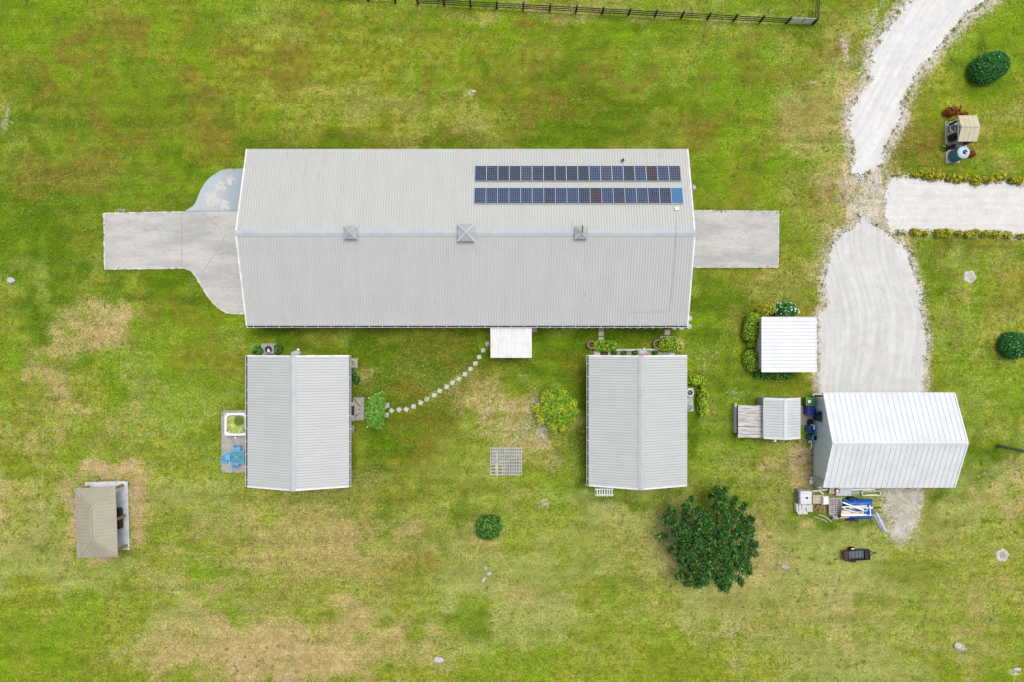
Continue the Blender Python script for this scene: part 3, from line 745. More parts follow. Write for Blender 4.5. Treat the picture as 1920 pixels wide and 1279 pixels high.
def gable(root, x0, x1, y0, y1, he, hr, axis, rmat, ribmat, pitch, rw=0.07, rh=0.035, cap=0.5, capmat='ridge_metal', wallmat='wall_cream', oe=0.45, og=0.3, gutters=(), trim='white_trim', th=0.06):
    """axis: direction of the ridge. Returns the roof object"""
    def P(u, v, z):                      # u along ridge, v across
        return Vector((u, v, z)) if axis == 'x' else Vector((v, u, z))
    u0, u1, v0, v1 = (x0, x1, y0, y1) if axis == 'x' else (y0, y1, x0, x1)
    vm = (v0 + v1) / 2
    ms, mr = MB(), MB()
    for va in (v0, v1):
        ribbed(ms, mr, P(u0, va, he), P(u1, va, he), P(u1, vm, hr), P(u0, vm, hr), pitch, rw, rh, th)
    roof = ms.build('roof', rmat, root)
    mr.build('roof_rib', ribmat, roof)
    slope = (hr - he) / (vm - v0)
    if cap:
        c = MB()
        cw = cap / 2
        for sgn in (-1, 1):
            a = [P(u0 - .02, vm, hr + 0.075), P(u1 + .02, vm, hr + 0.075), P(u1 + .02, vm + sgn * cw, hr + 0.055 - cw * slope), P(u0 - .02, vm + sgn * cw, hr + 0.055 - cw * slope)]
            lo = [q - Vector((0, 0, 0.04)) for q in a]
            c.add(a + lo, [(0, 1, 2, 3), (7, 6, 5, 4), (0, 4, 5, 1), (1, 5, 6, 2), (2, 6, 7, 3), (3, 7, 4, 0)])
        c.build('ridge_cap', capmat, roof)
    # barge trim at the gable ends
    for ue, so_ in ((u0, -1), (u1, 1)):
        for va in (v0, v1):
            a, b = P(ue + so_ * 0.03, va, he + 0.02), P(ue + so_ * 0.03, vm, hr + 0.02)
            wv = P(0.16, 0, 0)
            dn = Vector((0, 0, -0.2))
            inn = P(-so_ * 0.13, 0, 0)
            up = Vector((0, 0, 0.035))
            tb = MB()
            tb.add([a + up, b + up, b + up + inn, a + up + inn, a + dn, b + dn, b + dn + inn * 0.3, a + dn + inn * 0.3],
                   [(0, 1, 2, 3), (7, 6, 5, 4), (0, 4, 5, 1), (1, 5, 6, 2), (2, 6, 7, 3), (3, 7, 4, 0)])
            tb.build('barge_board', trim, roof)
    # eave: gutters (open channels) or fascia
    for va, sg in ((v0, -1), (v1, 1)):
        side = 'lo' if sg < 0 else 'hi'
        if side in gutters:
            g = MB()
            z = he - 0.10
            for (o, zz, ww, hh) in ((0.165, z + 0.02, 0.022, 0.16), (0.08, z - 0.06, 0.17, 0.02), (-0.005, z, 0.02, 0.10)):
                c_ = P((u0 + u1) / 2, va + sg * o, zz)
                dd = P(u1 - u0, ww, hh)
                g.box(c_, (abs(dd.x), abs(dd.y), abs(dd.z)))
            for i in range(int((u1 - u0) / 1.1)):
                c_ = P(u0 + 0.6 + i * 1.1, va + sg * 0.085, z + 0.075)
                dd = P(0.03, 0.15, 0.015)
                g.box(c_, (abs(dd.x), abs(dd.y), abs(dd.z)))
            go = g.build('gutter', trim, root)
            l = MB()
            c_ = P((u0 + u1) / 2, va + sg * 0.085, z - 0.045)
            dd = P(u1 - u0 - 0.1, 0.13, 0.012)
            l.box(c_, (abs(dd.x), abs(dd.y), abs(dd.z)))
            l.build('gutter_shade', 'dark_gap', go)  # dark strip: shade inside the gutter put in as colour
        else:
            f = MB()
            c_ = P((u0 + u1) / 2, va + sg * 0.012, he - 0.09)
            dd = P(u1 - u0, 0.022, 0.15)
            f.box(c_, (abs(dd.x), abs(dd.y), abs(dd.z)))
            f.build('fascia', trim, root)
    # walls
    wl = MB()
    dz = 0.08
    a0, a1, b0, b1 = u0 + og, u1 - og, v0 + oe, v1 - oe
    ze = he + oe * slope - dz
    prof = [(b0, 0), (b1, 0), (b1, ze), (vm, hr - dz), (b0, ze)]
    vs_ = [P(a0, v, z) for v, z in prof] + [P(a1, v, z) for v, z in prof]
    wl.add(vs_, [(0, 1, 2, 3, 4), (9, 8, 7, 6, 5), (0, 5, 6, 1), (1, 6, 7, 2), (2, 7, 8, 3), (3, 8, 9, 4), (4, 9, 5, 0)])
    wl.build('wall', wallmat, root)
    return roof

def opening(root, kind, c, w_, h_, face, m, frame='white_trim'):
    """a door or window set on a wall; face is the outward axis letter and sign"""
    ax, sg = face[0], (1 if face[1] == '+' else -1)
    n = Vector((sg, 0, 0)) if ax == 'x' else Vector((0, sg, 0))
    def dims(wd, t, hh):
        return (t, wd, hh) if ax == 'x' else (wd, t, hh)
    c = Vector(c)
    f = MB().box(c + n * 0.02, dims(w_, 0.04, h_))
    o = f.build(kind, m, root)
    fr = MB()
    k = 0.08
    T = (lambda a: Vector((0, a, 0))) if ax == 'x' else (lambda a: Vector((a, 0, 0)))
    for s_ in (-1, 1):
        fr.box(c + n * 0.03 + T(s_ * (w_ / 2 + k / 2)), dims(k, 0.06, h_ + 2 * k))
        if kind == 'window' or s_ == 1:
            fr.box(c + n * 0.03 + Vector((0, 0, s_ * (h_ / 2 + k / 2))), dims(w_, 0.058, k))
    fr.build('frame', frame, o)
    if kind == 'door':
        MB().box(c + n * 0.07 + T(w_ * 0.38) + Vector((0, 0, -0.05)), dims(0.12, 0.05, 0.05)).build('handle', 'alu', o)
    return o

# ---- the long barn
BX0, BX1, BY0, BY1, BE, BR = -22.67, 15.02, 1.32, 16.37, 2.9, 5.4
barn = thing('barn', 'long grey metal roofed barn with rooftop solar panels and three ridge cupolas', 'barn', ((BX0 + BX1) / 2, (BY0 + BY1) / 2, 0))
barn_roof = gable(barn, BX0, BX1, BY0, BY1, BE, BR, 'x', 'barn_roof', 'roof_rib', 0.229, 0.06, 0.032, cap=0.5, gutters=('lo',), oe=0.5, og=0.45)
BM = (BY0 + BY1) / 2
BSL = (BR - BE) / (BY1 - BM)
for px, wd in ((656, 1.08), (874, 1.42), (1090, 1.05)):
    x = (px - 960) / S * (1 - 5.9 / H)
    c = MB()
    c.box((x, BM, BR + 0.1), (wd * 0.8, wd * 0.8, 0.5))
    cup = c.build('cupola', 'wall_light_grey', barn)
    c = MB()
    h2, zt, zb = wd / 2, BR + 0.72, BR + 0.34
    c.add([(x - h2, BM - h2, zb), (x + h2, BM - h2, zb), (x + h2, BM + h2, zb), (x - h2, BM + h2, zb), (x, BM, zt)], [(3, 2, 1, 0), (0, 1, 4), (1, 2, 4), (2, 3, 4), (3, 0, 4)])
    c.build('cupola_roof', 'cupola_metal', cup)
    c = MB()
    for sx, sy in ((-1, -1), (1, -1), (1, 1), (-1, 1)):
        c.bar((x + sx * h2, BM + sy * h2, zb + 0.03), (x, BM, zt + 0.03), 0.10 if wd < 1.3 else 0.16, 0.03)
    c.build('hip_cap', 'ridge_metal', cup)
    if px == 1090:
        v = MB()
        v.cyl((x + 0.1, BM - 0.05, zt - 0.02), (x + 0.02, BM + 0.15, zt + 0.75), 0.03, n=6)
        v.box((x + 0.02, BM + 0.22, zt + 0.55), (0.06, 0.5, 0.12), rx=0.4)
        v.build('weathervane', 'machine_black', cup)
# vent pipe, conduit and its box
p = at(1168, 300, 3.6)
zr = BE + (BY1 - p.y) * BSL
vb = MB()
vb.cyl((p.x, p.y, zr - 0.05), (p.x, p.y, zr + 0.3), 0.06, n=10)
vb.box((p.x, p.y, zr + 0.32), (0.24, 0.2, 0.08), rz=0.5)
vb.build('vent_pipe', 'machine_black', barn)
def roof_z(y):
    return BE + min(BY1 - y, y - BY0) * BSL
cd = MB()
rp = []
for px, py in ((1268, 392), (1267, 425), (1266, 470), (1262, 520), (1258, 560), (1255, 584), (1180, 586)):
    y = (639.5 - py) / S * (1 - 4.5 / H)
    z = roof_z(y)
    rp.append(Vector(((px - 960) / S * (1 - z / H), (639.5 - py) / S * (1 - z / H), z + 0.06)))
rp = [Vector((q.x, q.y, roof_z(q.y) + 0.055)) for q in rp]
rp.insert(2, Vector((rp[1].x - .02, BM, BR + 0.13)))
cd.tube(rp, 0.014, 6)
cd.build('conduit', 'roof_rib', barn)
MB().box((rp[0].x, rp[0].y, rp[0].z + 0.06), (0.3, 0.28, 0.16), rx=-math.atan(BSL)).build('junction_box', 'plastic_white', barn, bevel=0.02)
# doors at both gable ends, windows along the south wall
for xx, fc in ((BX0 + 0.45, 'x-'), (BX1 - 0.45, 'x+')):
    opening(barn, 'door', (xx, BM - 0.3, 1.5), 4.2, 3.0, fc, 'wall_light_grey')
for k in range(7):
    xx = BX0 + 3.0 + k * 4.6
    if abs(xx - 0.0) > 2.4:
        opening(barn, 'window', (xx, BY0 + 0.5, 1.5), 1.2, 1.0, 'y-', 'window_glass')
        opening(barn, 'window', (xx, BY1 - 0.5, 1.5), 1.2, 1.0, 'y+', 'window_glass')
opening(barn, 'door', (-0.1, BY0 + 0.5, 1.05), 1.0, 2.1, 'y-', 'door_white')
# white porch roof over the south door
a, b = at(919.5, 612, 2.62), at(997, 671, 2.35)
sb_, sr_ = MB(), MB()
ribbed(sb_, sr_, (a.x, b.y, 2.35), (b.x, b.y, 2.35), (b.x, BY0 - 0.02, 2.62), (a.x, BY0 - 0.02, 2.62), 0.18, 0.05, 0.02, 0.05)
ym = (b.y + BY0) / 2 + 0.1
sr_.box(((a.x + b.x) / 2, ym, 2.35 + (ym - b.y) * 0.27 / (BY0 - b.y) + 0.02), (b.x - a.x - 0.1, 0.04, 0.03), rx=0.09)
pc = sb_.build('porch_roof', 'porch_roof', barn)
sr_.build('roof_rib', 'white_trim', pc)
for xx in (a.x + 0.12, b.x - 0.12):
    MB().box((xx, b.y + 0.15, 1.14), (0.1, 0.1, 2.28)).build('post', 'white_trim', pc)

# ---- the two cabins
def cabin(label, px0, px1, py0, py1, gutters):
    he, hr = 2.6, 4.25
    k = (1 - he / H) / S
    x0, x1, y0, y1 = (px0 - 960) * k, (px1 - 960) * k, (639.5 - py1) * k, (639.5 - py0) * k
    r = thing('cabin', label, 'cabin', ((x0 + x1) / 2, (y0 + y1) / 2, 0), 'twin grey roofed cabins')
    gable(r, x0, x1, y0, y1, he, hr, 'y', 'cabin_roof', 'roof_rib', 0.229, 0.07, 0.032, cap=0.55, gutters=gutters, oe=0.42, og=0.3)
    return r, x0, x1, y0, y1
cabin_a, ax0, ax1, ay0, ay1 = cabin('grey metal roofed cabin beside the hot tub patio', 464, 654, 666.5, 913, ('lo', 'hi'))
cabin_b, bx0, bx1, by0, by1 = cabin('grey metal roofed cabin near the dark tree, hedges along its north wall', 1104, 1288, 666.5, 911, ('lo',))
opening(cabin_a, 'door', (ax1 - 0.42, -6.2, 1.1), 0.95, 2.05, 'x+', 'door_white')
for yy in (-3.4, -9.6):
    opening(cabin_a, 'window', (ax1 - 0.42, yy, 1.5), 1.1, 1.0, 'x+', 'window_glass')
opening(cabin_a, 'door', (ax0 + 0.42, -9.6, 1.1), 1.6, 2.05, 'x-', 'window_glass')
opening(cabin_a, 'window', (-16.0, ay0 + 0.3, 1.5), 1.2, 1.0, 'y-', 'window_glass')
opening(cabin_b, 'door', (8.3, by1 - 0.3, 1.1), 0.95, 2.05, 'y+', 'door_white')
opening(cabin_b, 'door', (13.7, by1 - 0.3, 1.1), 0.95, 2.05, 'y+', 'door_white')
for yy in (-3.5, -9.0):
    opening(cabin_b, 'window', (bx0 + 0.42, yy, 1.5), 1.1, 1.0, 'x-', 'window_glass')
    opening(cabin_b, 'window', (bx1 - 0.42, yy, 1.5), 1.1, 1.0, 'x+', 'window_glass')
opening(cabin_b, 'door', (8.0, by0 + 0.3, 1.1), 0.95, 2.05, 'y-', 'door_white')

# ---- the white garage
gx0, gx1, gy0, gy1, ge, gr = 26.63, 37.88, -12.53, -4.43, 2.75, 4.62
garage = thing('garage', 'white metal roofed garage with blue-grey gable wall and navy door', 'garage', ((gx0 + gx1) / 2, (gy0 + gy1) / 2, 0))
gable(garage, gx0, gx1, gy0, gy1, ge, gr, 'x', 'white_roof', 'seam_grey', 0.45, 0.05, 0.03, cap=0.3, capmat='white_roof', wallmat='wall_blue_grey', oe=0.55, og=0.27)
opening(garage, 'door', (26.9, -6.57, 1.03), 0.88, 2.02, 'x-', 'door_navy', frame='wall_light_grey')
opening(garage, 'door', (32.3, gy1 - 0.55, 1.2), 5.0, 2.35, 'y+', 'door_white')
for yy in (-7.5, -9.5):
    opening(garage, 'window', (gx1 - 0.27, yy, 1.6), 1.0, 0.9, 'x+', 'window_glass')
# lean-to corner box on the southwest of the garage
cb = MB()
cb.box((27.0, -12.35, 0.95), (0.55, 0.75, 1.9))
tag(cb.build('meter_cabinet', 'wall_light_grey', origin=(27.0, -12.35, 0), bevel=0.02), 'grey upright cabinet at the southwest corner of the white garage', 'cabinet')

# ---- small white roofed shed between the hedges
h0 = 2.45
p0, p1 = at(1426, 595, h0), at(1530, 697, h0)
wh = thing('pump_shed', 'small square shed with white ribbed roof wrapped by hedges', 'shed', ((p0.x + p1.x) / 2, (p0.y + p1.y) / 2, 0))
s1, s2 = MB(), MB()
ribbed(s1, s2, (p1.x, p1.y, h0), (p1.x, p0.y, h0), (p0.x, p0.y, h0 + 0.25), (p0.x, p1.y, h0 + 0.25), 0.305, 0.06, 0.035, 0.06)
rf = s1.build('roof', 'white_roof', wh)
s2.build('roof_rib', 'seam_grey', rf)
f = MB()
f.box((p1.x + 0.03, (p0.y + p1.y) / 2, h0 - 0.05), (0.05, p0.y - p1.y, 0.18))
f.box(((p0.x + p1.x) / 2, p0.y + 0.02, h0 + 0.1), (p1.x - p0.x, 0.03, 0.2), ry=0.05)
f.box(((p0.x + p1.x) / 2, p1.y - 0.02, h0 + 0.1), (p1.x - p0.x, 0.03, 0.2), ry=0.05)
f.build('fascia', 'white_trim', rf)
MB().box(((p0.x + p1.x) / 2, (p0.y + p1.y) / 2, 1.15), (p1.x - p0.x - 0.5, p0.y - p1.y - 0.5, 2.3)).build('wall', 'wall_cream', wh)
opening(wh, 'door', (p1.x - 0.25, (p0.y + p1.y) / 2, 1.05), 2.2, 2.05, 'x+', 'door_white')

# ---- small grey shed with lean-to beside the garage
h0 = 2.15
q0, q1 = at(1432, 746.5, h0), at(1500.5, 822, h0)
shed = thing('garden_shed', 'small light grey gabled shed between the weathered lean-to and the garage', 'shed', ((q0.x + q1.x) / 2, (q0.y + q1.y) / 2, 0))
gable(shed, q0.x, q1.x, q1.y, q0.y, h0, 2.95, 'y', 'shed_roof', 'roof_rib', 0.24, 0.05, 0.03, cap=0.28, capmat='white_roof', wallmat='wall_light_grey', oe=0.12, og=0.05)
xx = at(1468, 0, 2.6).x
MB().box((at(1463, 802, 2.6).x, at(1463, 802, 2.6).y, 2.66), (0.42, 0.07, 0.05), rz=0.1, ry=-0.4).build('vent_slot', 'machine_black', shed)
MB().box((at(1454, 826, 1.9).x, at(1454, 826, 1.9).y, 1.7), (0.22, 0.3, 0.3)).build('wall_lamp', 'plastic_white', shed, bevel=0.04)
lt = thing('lean_to', 'low lean-to with weathered streaked sheet roof on the west side of the grey shed', 'shed', (20.7, -6.9, 0))
l0, l1 = at(1384, 760, 1.35), at(1433, 820.5, 1.35)
xe = l1.x + 0.0
ysp = at(0, 800, 1.4).y
r1, r2 = MB(), MB()
for (ya, yb) in ((l0.y, ysp + 0.02), (ysp - 0.03, l1.y)):
    ribbed(r1, r2, (l0.x, ya, 1.32), (l0.x, yb, 1.32), (xe, yb, 1.62), (xe, ya, 1.62), 0.3, 0.09, 0.02, 0.04)
rr = r1.build('roof', 'old_sheet', lt)
r2.build('roof_rib', 'old_sheet', rr)
MB().box(((l0.x + xe) / 2 + 0.14, (l0.y + l1.y) / 2, 0.62), (xe - l0.x - 0.3, l0.y - l1.y - 0.3, 1.24)).build('wall', 'dark_gap', lt)  # near-black wall: shade under the roof sheet put into its colour
MB().box((at(1376.5, 0).x, at(0, 783, 0).y, 0.25), (0.18, 2.6, 0.5)).build('kerb_board', 'wood_white', lt)

# ------------------------------------------------------------------ solar panels on the barn
def cell_mat(name, a, b_, line, dot):
    m, t, b = new_mat(name)
    tc = nd(t, 'ShaderNodeTexCoord').outputs['Object']
    sp = nd(t, 'ShaderNodeSeparateXYZ')
    t.links.new(tc, sp.inputs[0])
    fx = mth(t, 'FRACT', mth(t, 'MULTIPLY', mth(t, 'ADD', sp.outputs[0], 0.48), 6 / 0.96))
    fy = mth(t, 'FRACT', mth(t, 'MULTIPLY', mth(t, 'ADD', sp.outputs[1], 0.72), 9 / 1.44))
    dx = mth(t, 'ABSOLUTE', mth(t, 'SUBTRACT', fx, 0.5))
    dy = mth(t, 'ABSOLUTE', mth(t, 'SUBTRACT', fy, 0.5))
    ln = mth(t, 'GREATER_THAN', mth(t, 'MAXIMUM', dx, dy), 0.462)
    dt = mth(t, 'GREATER_THAN', mth(t, 'ADD', dx, dy), 0.83)
    col = mixc(t, smap(t, noise(t, tc, 2.2, 4), 0.35, 0.65), a, b_)
    col = mixc(t, mth(t, 'MULTIPLY', ln, 0.55), col, line)
    col = mixc(t, dt, col, dot)
    t.links.new(col, b.inputs['Base Color'])
    b.inputs['Roughness'].default_value = 0.22
    b.inputs['Specular IOR Level'].default_value = 0.3
cell_mat('cell_navy', (0.016, 0.026, 0.062), (0.03, 0.043, 0.082), (0.10, 0.12, 0.16), (0.38, 0.41, 0.45))
cell_mat('cell_blue', (0.019, 0.040, 0.095), (0.023, 0.048, 0.11), (0.12, 0.15, 0.20), (0.46, 0.49, 0.54))
cell_mat('cell_slate', (0.030, 0.042, 0.07), (0.024, 0.036, 0.064), (0.10, 0.11, 0.13), (0.26, 0.28, 0.31))
cell_mat('cell_pale', (0.034, 0.046, 0.078), (0.03, 0.042, 0.078), (0.14, 0.15, 0.18), (0.46, 0.48, 0.52))
cell_mat('cell_brown', (0.030, 0.026, 0.034), (0.023, 0.024, 0.038), (0.13, 0.11, 0.10), (0.40, 0.37, 0.35))
cell_mat('cell_bright', (0.045, 0.135, 0.27), (0.055, 0.155, 0.30), (0.07, 0.17, 0.31), (0.09, 0.20, 0.34))
def panel_proto(cell):
    r = thing('solar_panel', '', 'solar panel', (0, 0, 0), 'solar panels in two rows on the barn roof')
    MB().box((0, 0, 0), (0.965, 1.44, 0.03)).build('cell_sheet', cell, r, local=True)
    f = MB()
    for sx in (-1, 1):
        f.box((sx * 0.492, 0, 0.002), (0.028, 1.50, 0.05))
        f.box((0, sx * 0.735, 0.002), (0.956, 0.03, 0.05))
    f.build('frame', 'alu', r, local=True)
    return r
KIND = {}
ROW1 = ['navy', 'navy', 'slate', 'slate', 'pale', 'navy', 'slate', 'slate', 'slate', 'slate', 'blue', 'pale', 'blue', 'slate', 'blue', 'brown', 'blue', 'pale']
ROW2 = ['blue', 'blue', 'blue', 'blue', 'blue', 'blue', 'navy', 'blue', 'blue', 'navy', 'brown', 'blue', 'navy', 'blue', 'blue', 'navy', 'navy', 'bright']
WORD = {'navy': 'dark navy', 'slate': 'slate grey', 'pale': 'pale speckled', 'blue': 'blue', 'brown': 'brownish', 'bright': 'bright blue plain'}
def roof_at(px, py):
    z = 3.8
    for _ in range(8):
        v = at(px, py, z)
        z = roof_z(v.y)
    return v.x, v.y, z
ang = -math.atan(BSL)
for row, (kinds, xa, xb, yc, nm) in enumerate(((ROW1, 891, 1275, 326, 'upper'), (ROW2, 889.5, 1279.5, 367.5, 'lower'))):
    for i, k in enumerate(kinds):
        x, y, z = roof_at(xa + (i + 0.5) * (xb - xa) / 18, yc)
        lab = '%s solar panel, %s from the left in the %s row on the barn' % (WORD[k], ORD[i], nm)
        loc = Vector((x, y, z + 0.13))
        if k not in KIND:
            o = KIND[k] = panel_proto('cell_' + k)
            o.location = loc
            o['label'] = lab
        else:
            o = dup(KIND[k], loc, label=lab)
        o.rotation_euler = (ang, 0, 0)
rl = MB()
for yc, xa, xb in ((326, 891, 1275), (367.5, 889.5, 1279.5)):
    x0, y, z = roof_at(xa, yc)
    x1 = roof_at(xb, yc)[0]
    for off in (-0.45, 0.45):
        rl.box(((x0 + x1) / 2, y + off * math.cos(ang), roof_z(y + off * math.cos(ang)) + 0.075), (x1 - x0, 0.05, 0.05), rx=ang)
rl.build('mounting_rail', 'alu', barn)

# ------------------------------------------------------------------ fences and gate
def fence(label, pts, post_r=0.075, hh=1.25, rails=(0.4, 0.78, 1.14)):
    W = [at(*p) for p in pts]
    r = thing('board_fence', label, 'fence', W[0])
    for v in W:
        MB().box((v.x, v.y, hh / 2), (0.15, 0.15, hh)).build('post', 'fence_black', r)
    for z in rails:
        m_b = MB()
        for a, b in zip(W[:-1], W[1:]):
            d = (b - a).normalized()
            n = Vector((-d.y, d.x, 0)) * -0.095
            m_b.bar((a.x + n.x, a.y + n.y, z), (b.x + n.x, b.y + n.y, z), 0.035, 0.12)
        m_b.build('rail', 'fence_black', r)
    return r
fence('black board fence along the top, long run from the gap to the metal gate', [(784 + (1474 - 784) * i / 14, 7 + (44 - 7) * i / 14) for i in range(15)])
fence('black board fence stub left of the gap, cut by the top of the photo', [(742, 5), (691, 2), (640, -1), (590, -4)])
fence('black board fence running up the photo from the gate corner', [(1523, 46.5), (1525.5, -4), (1528, -55), (1530, -105)])
ga, gb = at(1478, 44.3), at(1519.5, 46)
gate = thing('metal_gate', 'grey metal farm gate closing the fence corner by the drive', 'gate', (ga + gb) / 2)
fr = MB()
for z in (0.25, 0.47, 0.68, 0.9, 1.15):
    fr.cyl((ga.x, ga.y, z), (gb.x, gb.y, z), 0.028, n=8)
for k in (0, 1):
    v = ga.lerp(gb, k)
    fr.cyl((v.x, v.y, 0.2), (v.x, v.y, 1.18), 0.03, n=8)
fr.build('gate_frame', 'galv', gate)
v = ga.lerp(gb, 0.55)
MB().box((v.x, v.y, 0.7), (0.08, 0.05, 0.95)).build('brace', 'machine_grey', gate)
msh = MB()
for i in range(24):
    v = ga.lerp(gb, (i + 0.5) / 24)
    msh.box((v.x, v.y + 0.04, 0.7), (0.022, 0.012, 0.95))
for i in range(10):
    z = 0.25 + i * 0.1
    msh.bar((ga.x, ga.y + 0.045, z), (gb.x, gb.y + 0.045, z), 0.012, 0.02)
msh.build('wire_mesh', 'galv', gate)

# ------------------------------------------------------------------ gazebo
gz = thing('gazebo', 'open gazebo with tan hipped metal roof on brown posts', 'gazebo', at(206, 968))
rot = R(2.0)
c0 = at(180.5, 979.7, 2.2)
gm = MB((c0.x, c0.y, 0), rot)
hx, hy, ze, zt = 1.76, 3.02, 2.2, 2.95
ry_ = 1.28
v_ = [(-hx, -hy, ze), (hx, -hy, ze), (hx, hy, ze), (-hx, hy, ze), (0, -ry_, zt), (0, ry_, zt)]
lo = [(x, y, z - 0.07) for x, y, z in v_]
gm.add(v_ + lo, [(0, 1, 4), (1, 2, 5, 4), (2, 3, 5), (3, 0, 4, 5), (7, 6, 10), (8, 7, 10, 11), (9, 8, 11), (6, 9, 11, 10), (0, 6, 7, 1), (1, 7, 8, 2), (2, 8, 9, 3), (3, 9, 6, 0)])
groof = gm.build('roof', 'tan_roof', gz)
gs = MB((c0.x, c0.y, 0), rot)
def roofz(x, y):
    return min(ze + (hx - abs(x)) / hx * (zt - ze), ze + (hy - abs(y)) / (hy - ry_) * (zt - ze))
for sx in (-1, 1):
    y = -hy + 0.15
    while y < hy:
        xin = 0 if abs(y) < ry_ else hx * (abs(y) - ry_) / (hy - ry_)
        if hx - xin > 0.1:
            gs.bar((sx * hx, y, ze + 0.008), (sx * xin, y, roofz(xin, y) + 0.008), 0.025, 0.022)
        y += 0.3
for sy in (-1, 1):
    x = -hx + 0.12
    while x < hx:
        yin = ry_ + (hy - ry_) * abs(x) / hx
        if hy - yin > 0.1:
            gs.bar((x, sy * hy, ze + 0.008), (x, sy * yin, roofz(x, yin) + 0.008), 0.025, 0.022)
        x += 0.22
gs.build('roof_seam', 'tan_seam', groof)
gc = MB((c0.x, c0.y, 0), rot)
for sx, sy in ((-1, -1), (1, -1), (1, 1), (-1, 1)):
    gc.bar((sx * hx, sy * hy, ze + 0.03), (0, sy * ry_, zt + 0.03), 0.12, 0.03)
gc.bar((0, -ry_, zt + 0.035), (0, ry_, zt + 0.035), 0.14, 0.03)
gc.build('hip_cap', 'tan_roof', groof)
for px, py in ((232, 909), (236, 966), (238.5, 1022), (167.5, 912), (170, 968), (172, 1025)):
    v = at(px, py)
    pm = MB()
    pm.box((v.x, v.y, 1.05), (0.2, 0.2, 2.1))
    po = pm.build('post', 'wood_tan', gz)
    br = MB()
    for sy in (-1, 1):
        if 905 < py + sy * -30 < 1030:
            br.bar((v.x, v.y, 1.45), (v.x, v.y + sy * 0.6, 2.08), 0.09, 0.09)
    if br.V:
        br.build('knee_brace', 'wood_tan', po)
bm_ = MB()
for xa in (168.5, 235):
    a, b = at(xa, 909), at(xa + 4.5, 1023)
    bm_.bar((a.x, a.y, 2.06), (b.x, b.y, 2.06), 0.12, 0.12)
bm_.build('beam', 'wood_tan', gz)
slab('gazebo_slab', [(160, 904), (240, 902), (244, 1030.5), (163, 1033)], 'concrete_white', 0.09)
bn = thing('bench_swing', 'black bench with pale cushions under the gazebo', 'bench', at(221, 969))
b0 = at(227, 969)
fm = MB((b0.x, b0.y, 0.09), rot)
fm.box((0.26, 0, 0.62), (0.22, 1.75, 0.66))
fm.box((-0.25, 0, 0.30), (0.85, 1.75, 0.12))
for sy in (-1, 1):
    fm.box((-0.2, sy * 0.84, 0.45), (0.85, 0.12, 0.5))
fm.build('frame', 'machine_black', bn, bevel=0.02)
for sy in (-1, 1):
    MB((b0.x, b0.y, 0.09), rot).box((-0.16, sy * 0.4, 0.43), (0.5, 0.74, 0.14)).build('cushion', 'cushion', bn, bevel=0.04)

# ------------------------------------------------------------------ patio: hot tub, table and chairs
t0, t1 = at(421.2, 774.5, 0.85), at(463.5, 817, 0.85)
tub = thing('hot_tub', 'white square hot tub with green algae water on the patio', 'hot tub', ((t0.x + t1.x) / 2, (t0.y + t1.y) / 2, 0.06))
cx, cy = (t0.x + t1.x) / 2, (t0.y + t1.y) / 2
hw, hh_ = (t1.x - t0.x) / 2, (t0.y - t1.y) / 2
# shell: rim as a ring grid round a stepped rounded basin
N = 48
def sq(r, a, p):
    c_, s_ = math.cos(a), math.sin(a)
    k = (abs(c_) ** p + abs(s_) ** p) ** (-1 / p)
    return r * k * c_, r * k * s_
def ring(rx, ry, p, z, ox=0, oy=0):
    return [(cx + ox + sq(1, 2 * math.pi * i / N, p)[0] * rx, cy + oy + sq(1, 2 * math.pi * i / N, p)[1] * ry, z) for i in range(N)]
def loft(rings, cap=False):
    m_b = MB()
    vs_ = [q for r in rings for q in r]
    fs = []
    for k in range(len(rings) - 1):
        for i in range(N):
            j = (i + 1) % N
            fs.append((k * N + i, k * N + j, (k + 1) * N + j, (k + 1) * N + i))
    if cap:
        fs.append(tuple(range((len(rings) - 1) * N, len(rings) * N)))
    return m_b.add(vs_, fs)
loft([ring(hw * .96, hh_ * .96, 14, 0.06), ring(hw * .96, hh_ * .96, 14, 0.8), ring(hw, hh_, 12, 0.82), ring(hw, hh_, 12, 0.9), ring(hw * .97, hh_ * .97, 10, 0.915), ring(hw * .84, hh_ * .84, 7, 0.91), ring(hw * .80, hh_ * .80, 5, 0.86)]).build('shell', 'tub_shell', tub, smooth=False)
loft([ring(hw * .80, hh_ * .80, 5, 0.86), ring(hw * .76, hh_ * .76, 4, 0.62), ring(hw * .5, hh_ * .48, 2.6, 0.56, 0.10, 0.22), ring(hw * .44, hh_ * .42, 2.4, 0.50, 0.12, 0.24), ring(hw * .40, hh_ * .38, 2.4, 0.28, 0.12, 0.24)], True).build('basin', 'tub_algae', tub, smooth=True)
loft([ring(hw * .42, hh_ * .40, 2.4, 0.40, 0.12, 0.24)], True).build('water', 'tub_water', tub)
MB().box((cx + hw * 0.78, cy - hh_ * 0.56, 0.925), (0.34, 0.36, 0.03)).build('filter_lid', 'machine_grey', tub, bevel=0.02)
k_ = MB()
for dx, dy, wx_, wy_ in ((-.86, .86, .1, .1), (.86, .9, .1, .1), (-.77, -.57, .07, .2)):
    k_.box((cx + hw * dx, cy + hh_ * dy, 0.925), (wx_, wy_, 0.025))
k_.build('control', 'machine_grey', tub)
sp_ = MB().cyl((at(443, 820).x, at(443, 820).y, 0.06), (at(443, 820).x, at(443, 820).y, 0.2), 0.1, n=12)
tag(sp_.build('white_pot', 'plastic_white', origin=at(443, 820, 0.06)), 'tiny white pot on the patio just below the hot tub', 'pot')
tc0 = at(444, 857, 0.72)
tb = thing('patio_table', 'square blue framed glass patio table with radiating braces', 'table', (tc0.x, tc0.y, 0.06))
wx_, wy_ = 1.27, 1.05
